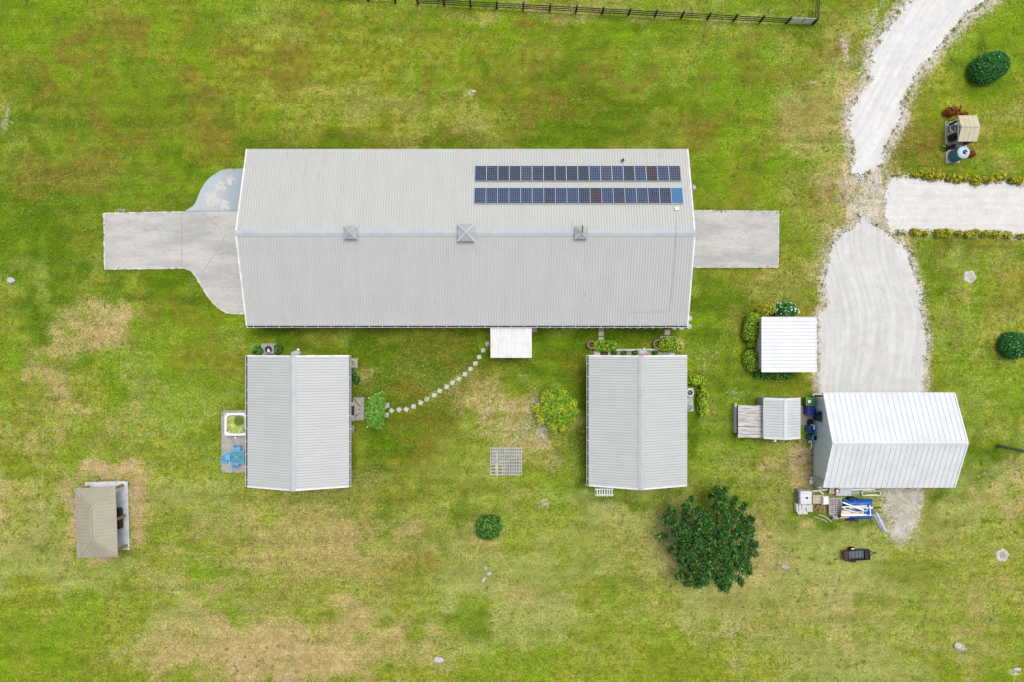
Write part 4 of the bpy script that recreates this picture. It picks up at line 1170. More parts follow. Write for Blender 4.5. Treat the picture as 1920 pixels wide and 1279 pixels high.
MB().box((tc0.x, tc0.y, 0.75), (wx_, wy_, 0.02)).build('table_top', 'table_glass', tb)
fm = MB()
for s_ in (-1, 1):
    fm.box((tc0.x, tc0.y + s_ * wy_ / 2, 0.75), (wx_ + 0.06, 0.06, 0.05))
    fm.box((tc0.x + s_ * wx_ / 2, tc0.y, 0.75), (0.06, wy_ - 0.06, 0.05))
for sx, sy in ((1, 1), (1, -1)):
    fm.bar((tc0.x - sx * wx_ / 2, tc0.y - sy * wy_ / 2, 0.772), (tc0.x + sx * wx_ / 2, tc0.y + sy * wy_ / 2, 0.772), 0.045, 0.016)
fm.cyl((tc0.x, tc0.y, 0.765), (tc0.x, tc0.y, 0.80), 0.07, n=12)
fm.build('frame', 'chair_blue', tb)
for sx, sy in ((-1, -1), (1, -1), (1, 1), (-1, 1)):
    MB().cyl((tc0.x + sx * wx_ * .45, tc0.y + sy * wy_ * .45, 0.06), (tc0.x + sx * wx_ * .46, tc0.y + sy * wy_ * .46, 0.74), 0.025, n=8).build('leg', 'chair_blue', tb)
def chair(label, px, py, deg):
    b0 = at(px, py, 0.5)
    r = thing('patio_chair', label, 'chair', (b0.x, b0.y, 0.06), 'blue chairs around the patio table')
    A = R(deg)
    MB((b0.x, b0.y, 0.06), A).box((0, 0, 0.42), (0.48, 0.46, 0.05)).build('seat', 'chair_blue', r, bevel=0.02)
    bk = MB((b0.x, b0.y, 0.06), A)
    for i in range(7):
        a = math.pi * (i / 6)
        x_ = -0.24 * math.cos(a)
        bk.cyl((x_, -0.22 - 0.14 * math.sin(a) * 0.6, 0.44), (x_ * 1.1, -0.32 - 0.14 * math.sin(a), 0.92), 0.022, n=6)
    pts = [(-0.26 * math.cos(math.pi * i / 10), -0.30 - 0.16 * math.sin(math.pi * i / 10), 0.92) for i in range(11)]
    bk.tube(pts, 0.028, 6)
    bk.build('backrest', 'chair_blue', r)
    for sx in (-1, 1):
        MB((b0.x, b0.y, 0.06), A).tube([(sx * 0.27, 0.2, 0.0), (sx * 0.27, 0.2, 0.64), (sx * 0.27, -0.28, 0.66), (sx * 0.25, -0.26, 0.0)], 0.022, 6).build('arm_leg', 'chair_blue', r)
chair('blue chair above the glass table, nearest the hot tub', 446.5, 843, 180)
chair('blue chair half under the cabin eave, right of the glass table', 460, 857, 90)
chair('blue chair on the side of the glass table away from the hot tub', 443, 868, 0)
chair('turned blue chair left of the glass table, facing it at a slant', 427, 857, -70)
c_ = at(421, 863, 0.3)
bs = MB((c_.x, c_.y, 0), R(-8)).prism([(-0.28, -0.2), (0.3, -0.22), (0.18, 0.22), (-0.1, 0.12)], 0.3, 0.34)
bs.cyl((0, 0, 0.06), (0, 0, 0.3), 0.04, n=8)
tag(bs.build('side_table', 'chair_blue', origin=(c_.x, c_.y, 0.06)), 'pale blue low footstool beside the turned patio chair', 'footstool')

# ------------------------------------------------------------------ round and square paving
def stone(label, px, py, size, rz, m='paver', round_=False, group=None, name='stepping_stone', z=0.045, sy=None):
    v = at(px, py)
    b = MB((v.x, v.y, 0), R(rz))
    if round_:
        b.cyl((0, 0, -0.03), (0, 0, z), size / 2, size / 2 * 0.97, 20)
    else:
        b.box((0, 0, z / 2 - 0.015), (size, sy or size, z + 0.03))
    return tag(b.build(name, m, origin=(v.x, v.y, 0), bevel=0.012), label, 'stepping stone', group)
ST = [(775, 178), (744, 228), (714, 278), (684, 325), (648, 367), (607, 407), (562, 442), (514, 470), (470, 502), (418, 532), (376, 563), (322, 592), (275, 621), (222, 648), (167, 670), (113, 673), (58, 680)]
for i, (x, y) in enumerate(ST):
    nx_, ny_ = ST[min(i + 1, 16)] if i < 16 else ST[i]
    dr = math.degrees(math.atan2(-(ST[min(i + 1, 16)][1] - ST[max(i - 1, 0)][1]), ST[min(i + 1, 16)][0] - ST[max(i - 1, 0)][0]))
    stone('square stepping stone set diagonally, %s from the porch on the curved garden path' % ORD[i], 720 + x / 3.997, 600 + y / 3.997, 0.37 + 0.02 * random.random(), dr + 45 + random.uniform(-9, 9), group='stepping stones of the curved path')
stone('upper of the two square slabs at the vine arbour end of the path', 725, 760, 0.46, 3, group='slabs by the vine arbour')
stone('lower of the two square slabs at the vine arbour end of the path', 724.4, 778, 0.46, -2, group='slabs by the vine arbour')
stone('square paver centred between the barn and the left end hedge of the right cabin', 1127, 625, 0.48, 0)
stone('square paver half hidden under the barn gutter above the left cabin hedge', 1127, 613.5, 0.48, 0)
stone('square paver touching the top of the light green hedge', 1127, 637, 0.48, 0)
stone('square paver between the barn and the flowering hedge', 1251, 623.5, 0.48, 0)
stone('long pale stone step along the top of the flowering hedge', 1251, 632.5, 1.25, 0, sy=0.16)
stone('square paver right beside the white porch roof', 1002, 617, 0.46, 0)
RND = [(1293, 597), (1292.5, 612), (1278, 614), (1264.5, 614)] + [(1238 - 14 * i, 612) for i in range(16) if abs(1238 - 14 * i - 1127) > 8]
for i, (x, y) in enumerate(RND):
    if i == 0:
        lb = 'round paver outside the barn gable wall, above the southeast corner'
    elif i == 1:
        lb = 'round paver at the very southeast corner of the barn'
    elif i < 4:
        lb = 'round paver, %s from the southeast corner along the barn gutter' % ORD[i - 1]
    else:
        lb = 'round paver half under the barn gutter, %s in the row from the right' % ORD[min(i - 4, 19)]
    stone(lb, x, y, 0.48, 0, round_=True, group='round pavers along the barn')

# ------------------------------------------------------------------ foliage
def leaf_geo(pts, tang, nrm, L, W):
    n = len(pts)
    b = np.cross(nrm, tang)
    b /= np.linalg.norm(b, axis=1, keepdims=True) + 1e-9
    L = L[:, None]
    W = W[:, None]
    fold = nrm * (W * 0.25)
    v = np.stack([pts - tang * L / 2, pts + b * W / 2 + fold, pts + tang * L / 2, pts - b * W / 2 + fold], 1)
    return v.reshape(-1, 3)

def leaf_obj(name, V, m, parent=None, origin=(0, 0, 0)):
    off = np.array(WLOC[parent.name] if parent is not None else origin)
    me = bpy.data.meshes.new(name)
    nf = len(V) // 4
    me.vertices.add(len(V))
    me.vertices.foreach_set('co', (V - off).astype(np.float32).ravel())
    me.loops.add(nf * 4)
    me.loops.foreach_set('vertex_index', np.arange(nf * 4, dtype=np.int32))
    me.polygons.add(nf)
    me.polygons.foreach_set('loop_start', np.arange(0, nf * 4, 4, dtype=np.int32))
    me.update(calc_edges=True)
    return link_mesh(name, me, m, parent, Vector(off))

def unit(a):
    return a / (np.linalg.norm(a, axis=1, keepdims=True) + 1e-9)

def shell_leaves(c, r, n, L, W, p=2.0, rz=0.0, depth=0.22, lump=0.12, lumpf=2.2, up=0.55, seed=1, zmin=-0.35):
    """leaves through the outer layer of a lumpy superellipsoid"""
    g = np.random.default_rng(seed)
    d = unit(g.normal(size=(n * 2, 3)))
    d = d[d[:, 2] > zmin][:n]
    k = (np.abs(d) ** p).sum(1) ** (-1 / p)
    lm = 1 + lump * 2 * (fbm(d[:, 0] * lumpf + d[:, 2] * 1.7 + 9, d[:, 1] * lumpf - d[:, 2] * 1.3 + 5, seed, 3) - 0.5) * 2
    rad = k * lm * (1 - depth * g.random(len(d)) ** 1.5)
    q = d * rad[:, None] * np.array(r)
    cs, sn = math.cos(rz), math.sin(rz)
    q = np.stack([q[:, 0] * cs - q[:, 1] * sn, q[:, 0] * sn + q[:, 1] * cs, q[:, 2]], 1)
    dn = np.stack([d[:, 0] * cs - d[:, 1] * sn, d[:, 0] * sn + d[:, 1] * cs, d[:, 2]], 1)
    nrm = unit(dn * 0.5 + np.array([0, 0, up]) + g.normal(size=q.shape) * 0.45)
    t = unit(np.cross(nrm, g.normal(size=q.shape)))
    s_ = g.uniform(0.7, 1.3, len(q))
    return leaf_geo(q + np.array(c), t, nrm, L * s_, W * s_), q + np.array(c)

def core(c, r, p, rz, m, parent, k=0.8, name='branches'):  # solid dark mass inside the leaves; shade between them put into colour
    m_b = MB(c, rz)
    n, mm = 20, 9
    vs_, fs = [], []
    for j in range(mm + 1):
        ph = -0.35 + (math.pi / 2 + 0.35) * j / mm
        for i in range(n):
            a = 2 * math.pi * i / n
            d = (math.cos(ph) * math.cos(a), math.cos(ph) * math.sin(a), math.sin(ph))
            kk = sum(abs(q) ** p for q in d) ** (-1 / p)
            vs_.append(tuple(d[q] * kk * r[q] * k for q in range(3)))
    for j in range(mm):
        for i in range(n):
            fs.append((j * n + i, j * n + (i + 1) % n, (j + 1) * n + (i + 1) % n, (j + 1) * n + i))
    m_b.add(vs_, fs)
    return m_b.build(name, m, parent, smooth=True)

def bush(name, label, cat, px, py, r, m, n, L, W, h=None, p=2.2, rz=0.0, group=None, flowers=None, seed=1, lump=0.12, depth=0.25, corem='leaf_shadow', lumpf=2.2, ck=0.78):
    """px, py: where the middle of the crown shows; r = radii in metres"""
    hz = r[2] * 0.55 if h is None else h
    c = at(px, py, hz)
    root = thing(name, label, cat, (c.x, c.y, 0), group)
    V, Q = shell_leaves(c, r, int(n * 0.42), L * 1.75, W * 1.75, p, rz, depth, lump, seed=seed, lumpf=lumpf, zmin=-0.45)
    V[:, 2] = np.maximum(V[:, 2], 0.02)
    leaf_obj('foliage', V, m, root)
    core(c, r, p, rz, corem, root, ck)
    st = MB()
    for i in range(4):
        a = i * 1.7
        st.cyl((c.x, c.y, 0), (c.x + 0.35 * r[0] * math.cos(a), c.y + 0.35 * r[1] * math.sin(a), max(hz, 0.15)), 0.03, 0.02, 6)
    st.build('stem', 'bark', root)
    if flowers:
        fm_, fn, fs_, cond = flowers
        V2, Q2 = shell_leaves(c, (r[0] * 1.03, r[1] * 1.03, r[2] * 1.05), fn * 3, fs_, fs_, p, rz, 0.05, lump, seed=seed + 50, zmin=0.0, lumpf=lumpf)
        Q4 = V2.reshape(-1, 4, 3)
        kk = cond(Q4[:, 0, 0] - c.x, Q4[:, 0, 1] - c.y)
        Q4 = Q4[kk][:fn]
        leaf_obj('blossom', Q4.reshape(-1, 3), fm_, root)
    return root

# big dark tree
def big_tree():
    g = np.random.default_rng(23)
    base = at(1338, 1014, 2.6)
    root = thing('shade_tree', 'large dark green broadleaf tree below the right cabin', 'tree', (base.x, base.y, 0))
    tk = MB()
    tk.cyl((base.x, base.y, 0), (base.x + 0.1, base.y, 1.5), 0.22, 0.17, 10)
    tk.build('trunk', 'bark', root, smooth=True)
    cl, lim = [], MB()
    Rm = 3.95
    outline = lambda a: Rm * (0.92 - 0.05 * math.cos(a) + 0.05 * math.sin(3 * a + 0.6) + 0.13 * math.sin(9 * a + 1.1) + 0.06 * math.sin(14 * a))
    tries = 0
    while len(cl) < 215 and tries < 20000:
        tries += 1
        a = g.random() * 2 * math.pi
        u = math.sqrt(g.random())
        rr_ = outline(a)
        x, y = u * rr_ * math.cos(a), u * rr_ * math.sin(a)
        z = 1.7 + 3.5 * math.sqrt(max(0, 1 - (u * 0.96) ** 2)) * (0.75 + 0.35 * g.random()) + 0.25 * math.sin(a * 5 + u * 4)
        if g.random() < 0.25:
            z -= 0.9
        if all((x - q[0]) ** 2 + (y - q[1]) ** 2 + 0.5 * (z - q[2]) ** 2 > 0.44 ** 2 for q in cl):
            # open wedges between the limbs
            gap = math.sin(a * 7 + 1.3) + 0.6 * math.sin(a * 11 + 0.5)
            if 0.45 < u and gap > 0.85:
                continue
            cl.append((x, y, z, u))
    for (ex, ey, ez) in ((-4.5, 0.35, 2.2), (-4.0, 1.9, 2.4), (0.2, 4.35, 2.7), (1.0, 4.3, 2.5), (2.7, 3.0, 2.3), (3.1, -2.7, 2.2), (2.5, -3.7, 2.2), (-1.4, -3.7, 2.3), (-2.9, -3.1, 2.2), (-3.7, 2.6, 2.2), (3.6, -1.1, 2.4), (1.8, 3.6, 2.6), (0.7, -4.1, 2.2)):
        cl.append((ex, ey, ez, 1.0))
        cl.append((ex * 0.9, ey * 0.9, ez + 0.1, 1.0))
    VV = []
    for (x, y, z, u) in cl:
        n = int(g.integers(58, 84))
        d = unit(g.normal(size=(n, 3)) + np.array([0.35 * x / 4, 0.35 * y / 4, 0.5]))
        ctr = np.array([base.x + x, base.y + y, z])
        sc_ = g.uniform(0.8, 1.25)
        rad = g.uniform(0.10, 0.42, n)[:, None] * sc_
        q = ctr + d * rad * np.array([1, 1, 0.7])
        nrm = unit(np.cross(np.cross(d, np.array([0, 0, 1.0])), d) + g.normal(size=d.shape) * 0.45 + np.array([0, 0, .25]))
        t = unit(d - nrm * (d * nrm).sum(1, keepdims=True))
        VV.append(leaf_geo(q, t, nrm, g.uniform(0.2, 0.36, n), g.uniform(0.08, 0.135, n)))
    leaf_obj('crown', np.concatenate(VV), 'leaf_tree', root)
    g2 = random.Random(4)
    for k in range(11):
        a = 2 * math.pi * k / 11 + g2.uniform(-.2, .2)
        l = 3.3
        pts = [(base.x + 0.1, base.y, 1.3)]
        for j in range(1, 5):
            s_ = j / 4
            pts.append((base.x + l * s_ * math.cos(a + 0.15 * j), base.y + l * s_ * math.sin(a + 0.15 * j), 1.3 + 2.3 * s_ ** 0.7))
        for j in range(4):
            lim.cyl(pts[j], pts[j + 1], 0.10 * (1 - j / 4.6), 0.10 * (1 - (j + 1) / 4.6), 7)
    lim.build('limb', 'bark', root)
big_tree()

# lime tree made of separate rounded boughs
def lime_tree():
    g = np.random.default_rng(5)
    c = at(1043, 770, 1.7)
    root = thing('ornamental_tree', 'bright lime and yellow bushy tree left of the right cabin', 'tree', (c.x, c.y, 0))
    MB().cyl((c.x, c.y, 0), (c.x, c.y, 1.4), 0.1, 0.08, 8).build('trunk', 'bark', root)
    A, Bv = [], []
    lb = MB()
    for i in range(88):
        a = g.random() * 2 * math.pi
        u = math.sqrt(g.random())
        rr_ = 1.72 * (1 + 0.10 * math.sin(4 * a + 1) + 0.05 * math.sin(7 * a))
        x, y = u * rr_ * math.cos(a), u * rr_ * math.sin(a)
        z = 0.8 + 1.55 * math.sqrt(max(0, 1 - u * u * 0.9)) + g.normal() * 0.12
        r_ = g.uniform(0.28, 0.44)
        V, _ = shell_leaves((c.x + x, c.y + y, z), (r_, r_, r_ * 0.75), 95, 0.13, 0.075, 2, 0, 0.6, 0.15, seed=100 + i, up=0.7)
        (Bv if (x < -0.85 and g.random() < 0.6) or g.random() < 0.06 else A).append(V)
        if i % 3 == 0:
            lb.cyl((c.x, c.y, 1.1), (c.x + x * .9, c.y + y * .9, z - 0.1), 0.04, 0.015, 6)
    lb.build('limb', 'bark', root)
    leaf_obj('crown', np.concatenate(A), 'leaf_lime', root)
    leaf_obj('yellow_boughs', np.concatenate(Bv), 'leaf_yellow', root)
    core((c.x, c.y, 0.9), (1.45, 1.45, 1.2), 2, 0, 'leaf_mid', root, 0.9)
lime_tree()

bush('round_bush', 'small round dark green bush alone on the lower lawn', 'bush', 917, 988, (1.12, 1.08, 0.95), 'leaf_mid', 2600, 0.13, 0.06, seed=3, lump=0.16, ck=0.7)
bush('clipped_bush', 'oval glossy clipped bush above the tan roofed pump shelter', 'bush', 1854, 127.5, (1.64, 1.28, 1.35), 'leaf_dark', 9500, 0.085, 0.05, rz=R(22), p=2.3, seed=4, lump=0.03, depth=0.12, ck=0.9)
bush('clipped_bush', 'round glossy clipped bush cut by the right edge of the photo', 'bush', 1901, 648, (1.22, 1.18, 1.1), 'leaf_dark', 6000, 0.085, 0.05, p=2.3, seed=6, lump=0.03, depth=0.12, ck=0.9)
# hedges round the small white shed
bush('hedge', 'tall clipped hedge left of the small white roofed shed', 'hedge', 1409, 614, (0.68, 1.25, 0.95), 'leaf_hedge', 4200, 0.09, 0.055, p=3.2, rz=R(-10), seed=8, lump=0.03, depth=0.15, ck=0.88, group='clipped hedges round the white shed')
bush('hedge', 'yellow green hedge bending along the top left corner of the white shed', 'hedge', 1437, 581, (0.92, 0.52, 0.8), 'leaf_gold', 3000, 0.085, 0.05, p=2.8, rz=R(18), seed=9, lump=0.05, depth=0.2, ck=0.85, group='clipped hedges round the white shed')
bush('hedge', 'small square clipped bush between the two left hedges of the white shed', 'hedge', 1409, 646, (0.38, 0.30, 0.5), 'leaf_hedge', 900, 0.085, 0.05, p=3, seed=10, lump=0.04, group='clipped hedges round the white shed')
bush('hedge', 'rounded clipped hedge at the lower left of the white shed', 'hedge', 1409, 676, (0.70, 0.95, 0.85), 'leaf_hedge', 3200, 0.09, 0.055, p=2.8, rz=R(12), seed=12, lump=0.03, depth=0.15, ck=0.88, group='clipped hedges round the white shed')
bush('hedge', 'low dark hedge along the lower wall of the white shed', 'hedge', 1452, 703.5, (1.8, 0.36, 0.45), 'leaf_mid', 2600, 0.085, 0.05, p=4, seed=13, lump=0.05, group='clipped hedges round the white shed')
bush('flowering_bush', 'dark bush covered in white flowers at the top of the white shed', 'bush', 1472, 582, (1.0, 0.72, 1.2), 'leaf_dark', 3200, 0.12, 0.06, p=2.2, seed=14, lump=0.12, flowers=('petal_white', 60, 0.17, lambda x, y: x == x))
# hedges on the north wall of the right cabin
bush('hedge', 'bright light green hedge at the left end of the right cabin north wall', 'hedge', 1134, 648.5, (1.0, 0.48, 0.55), 'leaf_lime', 2800, 0.10, 0.06, p=3.4, seed=16, lump=0.06, ck=0.85)
bush('flowering_hedge', 'speckled hedge with yellow blossoms at the right end of the right cabin north wall', 'hedge', 1257, 646, (1.1, 0.62, 0.62), 'leaf_hedge', 3000, 0.10, 0.06, p=3.0, seed=17, lump=0.08, ck=0.85, flowers=('petal_yellow', 110, 0.11, lambda x, y: x > 0.35))
for i, (x, y) in enumerate(((1152, 661.5), (1170, 662.3), (1190, 661.5), (1228, 661.5))):
    bush('small_shrub', 'tiny dark shrub, %s from the left in the bed under the right cabin eave' % ORD[i], 'shrub', x, y, (0.24, 0.24, 0.3), 'leaf_dark', 260, 0.09, 0.05, seed=30 + i, lump=0.15, group='shrubs in the cabin bed')
# vines round the well equipment on the east wall of the right cabin
bush('climbing_shrub', 'leafy shrub above the round well ring on the right cabin wall', 'shrub', 1306, 713, (0.85, 0.46, 0.7), 'leaf_hedge', 1700, 0.13, 0.075, p=2.4, seed=40, lump=0.2, depth=0.5)
bush('climbing_shrub', 'long leafy shrub right of the well ring and tank', 'shrub', 1317, 752, (0.46, 1.3, 0.75), 'leaf_hedge', 2600, 0.13, 0.075, p=2.6, seed=41, lump=0.22, depth=0.5)
# beside the air conditioner on the left cabin
bush('small_shrub', 'leafy shrub left of the air conditioner', 'shrub', 483, 657.5, (0.45, 0.34, 0.4), 'leaf_mid', 520, 0.11, 0.07, seed=45, lump=0.2)
bush('small_shrub', 'leafy shrub right of the air conditioner', 'shrub', 522, 655.5, (0.32, 0.38, 0.4), 'leaf_mid', 480, 0.11, 0.07, seed=46, lump=0.2)
bush('small_shrub', 'dark grassy tuft below the green hose reel', 'shrub', 668, 712, (0.42, 0.4, 0.22), 'leaf_mid', 380, 0.12, 0.04, seed=47, lump=0.25)
bush('croton_bush', 'dark red leaved bush at the top left of the pump shelter', 'shrub', 1785, 209, (0.72, 0.40, 0.6), 'leaf_red', 900, 0.14, 0.06, rz=R(18), seed=48, lump=0.3, depth=0.5, corem='leaf_shadow', ck=0.5)
bush('croton_bush', 'small dark red bush right of the blue tank', 'shrub', 1823, 289, (0.22, 0.28, 0.35), 'leaf_red', 300, 0.12, 0.06, seed=49, lump=0.3, depth=0.5, ck=0.5)
bush('small_shrub', 'small red green plant at the upper left corner of the pump shelter roof', 'shrub', 1808, 213, (0.35, 0.14, 0.3), 'leaf_red', 200, 0.10, 0.05, seed=51, lump=0.3, ck=0.5)
bush('small_shrub', 'little yellow green plant left of the blue tank', 'shrub', 1768, 277, (0.22, 0.26, 0.22), 'leaf_lime', 160, 0.10, 0.04, seed=52, lump=0.3, ck=0.4)
NROW = [(1716, 327), (1728, 326), (1741, 328), (1752, 330), (1763, 331), (1781, 334), (1795, 335), (1809, 334), (1828, 339), (1843, 337), (1854, 336), (1866, 331), (1878, 330), (1898, 338), (1911, 339)]
SROW = [(1717, 435), (1735, 437.5), (1762.5, 437.5), (1776, 436), (1797, 437.5), (1816, 439), (1829, 436), (1847.5, 438.5), (1869, 439), (1888, 441), (1915, 443.5)]
for row, side in ((NROW, 'upper'), (SROW, 'lower')):
    for i, (x, y) in enumerate(row):
        rr_ = random.uniform(0.27, 0.52)
        bush('golden_shrub', 'golden yellow shrub, %s from the left along the %s edge of the gravel lane' % (ORD[i], side), 'shrub', x, y, (rr_, rr_ * random.uniform(.6, 1), random.uniform(.3, .5)), 'leaf_gold',
             420, 0.12, 0.06, seed=200 + i + (60 if side == 'lower' else 0), lump=0.3, depth=0.5, group='golden shrubs along the gravel lane', ck=0.55)

# ------------------------------------------------------------------ things round the left cabin
a, b = at(494.5, 647, 0.8), at(514, 664, 0.8)
cx_, cy_ = (a.x + b.x) / 2, (a.y + b.y) / 2
ac = thing('air_conditioner', 'square grey air conditioner with round black fan by the left cabin', 'air conditioner', (cx_, cy_, 0))
MB().box((cx_, cy_, 0.42), (0.86, 0.80, 0.84)).build('housing', 'ac_grey', ac, bevel=0.09)
MB().cyl((cx_ - 0.02, cy_, 0.80), (cx_ - 0.02, cy_, 0.855), 0.33, n=28).build('fan_well', 'machine_black', ac)
MB().torus((cx_ - 0.02, cy_, 0.86), 0.34, 0.025).build('fan_guard', 'ac_grey', ac)
fb = MB()
fb.cyl((cx_ - 0.02, cy_ - 0.02, 0.85), (cx_ - 0.02, cy_ - 0.02, 0.89), 0.09, n=12)
fb.box((cx_ + 0.0, cy_ - 0.16, 0.87), (0.22, 0.14, 0.015))
fb.build('fan_hub', 'plastic_white', ac)
slab('concrete_pad', [(490, 644), (517, 644), (517, 668), (490, 668)], 'concrete_grey', 0.03)

def dish(label, px, py, rx_, with_arm, tilt):
    v = at(px, py, 3.3)
    r = thing('satellite_dish', label, 'satellite dish', (v.x, v.y, 3.0))
    d = MB((v.x, v.y, 3.5), 0, R(-58))
    d.lathe([(0.001, 0), (rx_ * .5, 0.03), (rx_ * .8, 0.075), (rx_, 0.12), (rx_, 0.135), (rx_ * .8, 0.09), (rx_ * .5, 0.045), (0.001, 0.015)], n=26)
    d.build('reflector', 'ridge_metal', r, smooth=True)
    m_b = MB()
    m_b.bar((v.x, v.y - 0.2, 3.0), (v.x, v.y, 3.5), 0.06, 0.06)
    m_b.build('mast', 'galv', r)
    if with_arm:
        q = at(559.5, 655.5, 3.6)
        k = MB()
        k.bar((v.x, v.y + 0.05, 3.3), (q.x, q.y, 3.6), 0.035, 0.035)
        k.box((q.x, q.y, 3.62), (0.2, 0.12, 0.1), rz=-0.4)
        k.build('feed_arm', 'plastic_white', r)
dish('oval satellite dish with feed arm at the top end of the left cabin ridge', 556, 664.5, 0.42, True, 0)
dish('pale satellite dish at the top end of the right cabin ridge', 1205, 663, 0.36, False, 0)

slab('planter_slab', [(652, 672), (671, 672), (671, 690.5), (652, 690.5)], 'concrete_grey', 0.05)
v = at(661.5, 681, 0.4)
pl = thing('octagon_planter', 'octagonal wooden planter with pale soil on a slab by the left cabin', 'planter', (v.x, v.y, 0.05))
MB().lathe([(0.34, 0.05), (0.36, 0.45), (0.30, 0.45), (0.30, 0.36)], (v.x, v.y, 0), 8).build('tub', 'lumber', pl)
MB().cyl((v.x, v.y, 0.3), (v.x, v.y, 0.37), 0.30, n=8).build('soil', 'soil_pale', pl)
v = at(659, 699.5, 0.35)
hr = thing('hose_reel', 'round green coiled garden hose on its reel beside the octagonal planter', 'hose reel', (v.x, v.y, 0))
hb = MB()
for i in range(4):
    hb.torus((v.x, v.y, 0.1 + 0.07 * i), 0.2 - 0.012 * i, 0.035, 20, 6)
hb.build('hose', 'hose_green', hr, smooth=True)
MB().lathe([(0.15, 0.0), (0.12, 0.1), (0.12, 0.36), (0.06, 0.38)], (v.x, v.y, 0), 14).build('drum', 'teal', hr)
st = at(659.5, 771.5)
tag(MB().box((st.x, st.y, 0.09), (0.55, 1.66, 0.18)).build('door_step', 'paver', origin=(st.x, st.y, 0), bevel=0.015), 'long pale doorstep against the left cabin wall, under the brown mat', 'doorstep')
dm = at(659, 770, 0.2)
tag(MB().box((dm.x, dm.y, 0.19), (0.5, 0.84, 0.02)).build('doormat', 'mat_brown', origin=(dm.x, dm.y, 0.18)), 'brown doormat on the pale step of the left cabin', 'doormat')
stone('pale square slab below the brown doormat, against the left cabin', 658, 804, 0.56, 0, m='concrete_grey', name='paving_slab')
lv = MB()
for (x, y, k, ln) in ((668, 753, -55, .9), (672, 758, -48, .7), (668, 780, 40, .6), (671, 777, 30, .5)):
    q = at(x, y)
    lv.bar((q.x - .5 * ln * math.cos(R(k)), q.y - .5 * ln * math.sin(R(k)), 0.075), (q.x + .5 * ln * math.cos(R(k)), q.y + .5 * ln * math.sin(R(k)), 0.085), 0.05, 0.03)
tag(lv.build('fallen_branches', 'bark', origin=at(670, 765, 0.06)), 'thin brown branches lying on the grey landing by the doorstep', 'branches')
q = at(654.5, 815, 1.9)
tag(MB((q.x, q.y, 1.9)).torus((0, 0, 0), 0.1, 0.03, 16, 6).cyl((0, 0, -1.9), (0, 0, 0), 0.03, n=6).build('standpipe', 'plastic_white', origin=(q.x, q.y, 0)), 'white ring topped standpipe against the left cabin gutter', 'pipe')

# vine arbour
v = at(705, 771, 1.0)
ar = thing('vine_arbour', 'white arbour overgrown with bright green vine at the path end', 'arbour', (v.x, v.y, 0))
for px, py in ((695, 745), (717, 745), (693, 798), (716, 798)):
    q = at(px, py, 1.2)
    MB().box((q.x, q.y, 1.1), (0.08, 0.08, 2.2)).build('post', 'white_trim', ar)
tp = MB()
for px in (693.5, 717):
    a, b = at(px, 746, 2.05), at(px - 1, 797, 2.05)
    tp.bar((a.x, a.y, 2.05), (b.x, b.y, 2.05), 0.06, 0.09)
for i in range(9):
    py = 748 + i * 6
    a, b = at(693, py, 2.2), at(717.5, py, 2.2)
    tp.bar((a.x, a.y, 2.10), (b.x, b.y, 2.10), 0.04, 0.04)
tp.build('top_frame', 'white_trim', ar)
vc = at(705.5, 771, 2.0)
V1, _ = shell_leaves((vc.x, vc.y, 2.0), (0.84, 1.42, 0.62), 2300, 0.24, 0.10, 2.6, 0, 0.45, 0.2, seed=71)
leaf_obj('vine', V1, 'leaf_vine', ar)
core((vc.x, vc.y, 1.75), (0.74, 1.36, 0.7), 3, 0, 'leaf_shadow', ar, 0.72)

# ------------------------------------------------------------------ things round the right cabin
for lab, px, py, rr_ in (('hexagonal wooden planter frame at the left end of the light green hedge', 1108.5, 646.5, 0.36), ('hexagonal wooden planter frame at the left end of the flowering hedge', 1233.5, 645.5, 0.42)):
    q = at(px, py, 0.4)
    r = thing('hexagon_planter', lab, 'planter', (q.x, q.y, 0), 'hexagonal planter frames')
    f = MB()
    for i in range(6):
        a0_, a1_ = R(60 * i + 30), R(60 * i + 90)
        f.bar((q.x + rr_ * math.cos(a0_), q.y + rr_ * math.sin(a0_), 0.35), (q.x + rr_ * math.cos(a1_), q.y + rr_ * math.sin(a1_), 0.35), 0.07, 0.5)
    f.build('frame', 'wood_tan', r)
    MB().cyl((q.x, q.y, 0.0), (q.x, q.y, 0.22), rr_ * 0.86, n=6).build('soil', 'soil', r)
a, b = at(1153, 656.5, 0.2), at(1234, 655.5, 0.2)
tag(MB().bar((a.x, a.y, 0.12), (b.x, b.y, 0.12), 0.16, 0.30).build('bed_edging', 'concrete_edge', origin=((a.x + b.x) / 2, (a.y + b.y) / 2, 0), bevel=0.02), 'pale low edging wall of the shrub bed under the right cabin eave', 'edging')
slab('planting_bed', [(1112, 657.5), (1262, 657.5), (1262, 672), (1112, 672)], 'soil_pale', 0.03)
for lab, px, w_ in (('grey doorstep below the light green hedge, with a dark mat', 1128, 1.35), ('grey doorstep below the flowering hedge, with a slate mat', 1254, 1.0)):
    q = at(px, 663)
    tag(MB().box((q.x, q.y, 0.08), (w_, 0.55, 0.16)).build('door_step', 'paver', origin=(q.x, q.y, 0), bevel=0.015), lab, 'doorstep')
for lab, px, w_, m in (('dark brown doormat on the step below the light green hedge', 1132.5, 0.72, 'mat_brown'), ('slate blue doormat on the step below the flowering hedge', 1249.5, 0.45, 'machine_grey')):
    q = at(px, 664)
    tag(MB().box((q.x, q.y, 0.17), (w_, 0.42, 0.02)).build('doormat', m, origin=(q.x, q.y, 0.16)), lab, 'doormat')
q = at(1208, 654, 0.5)
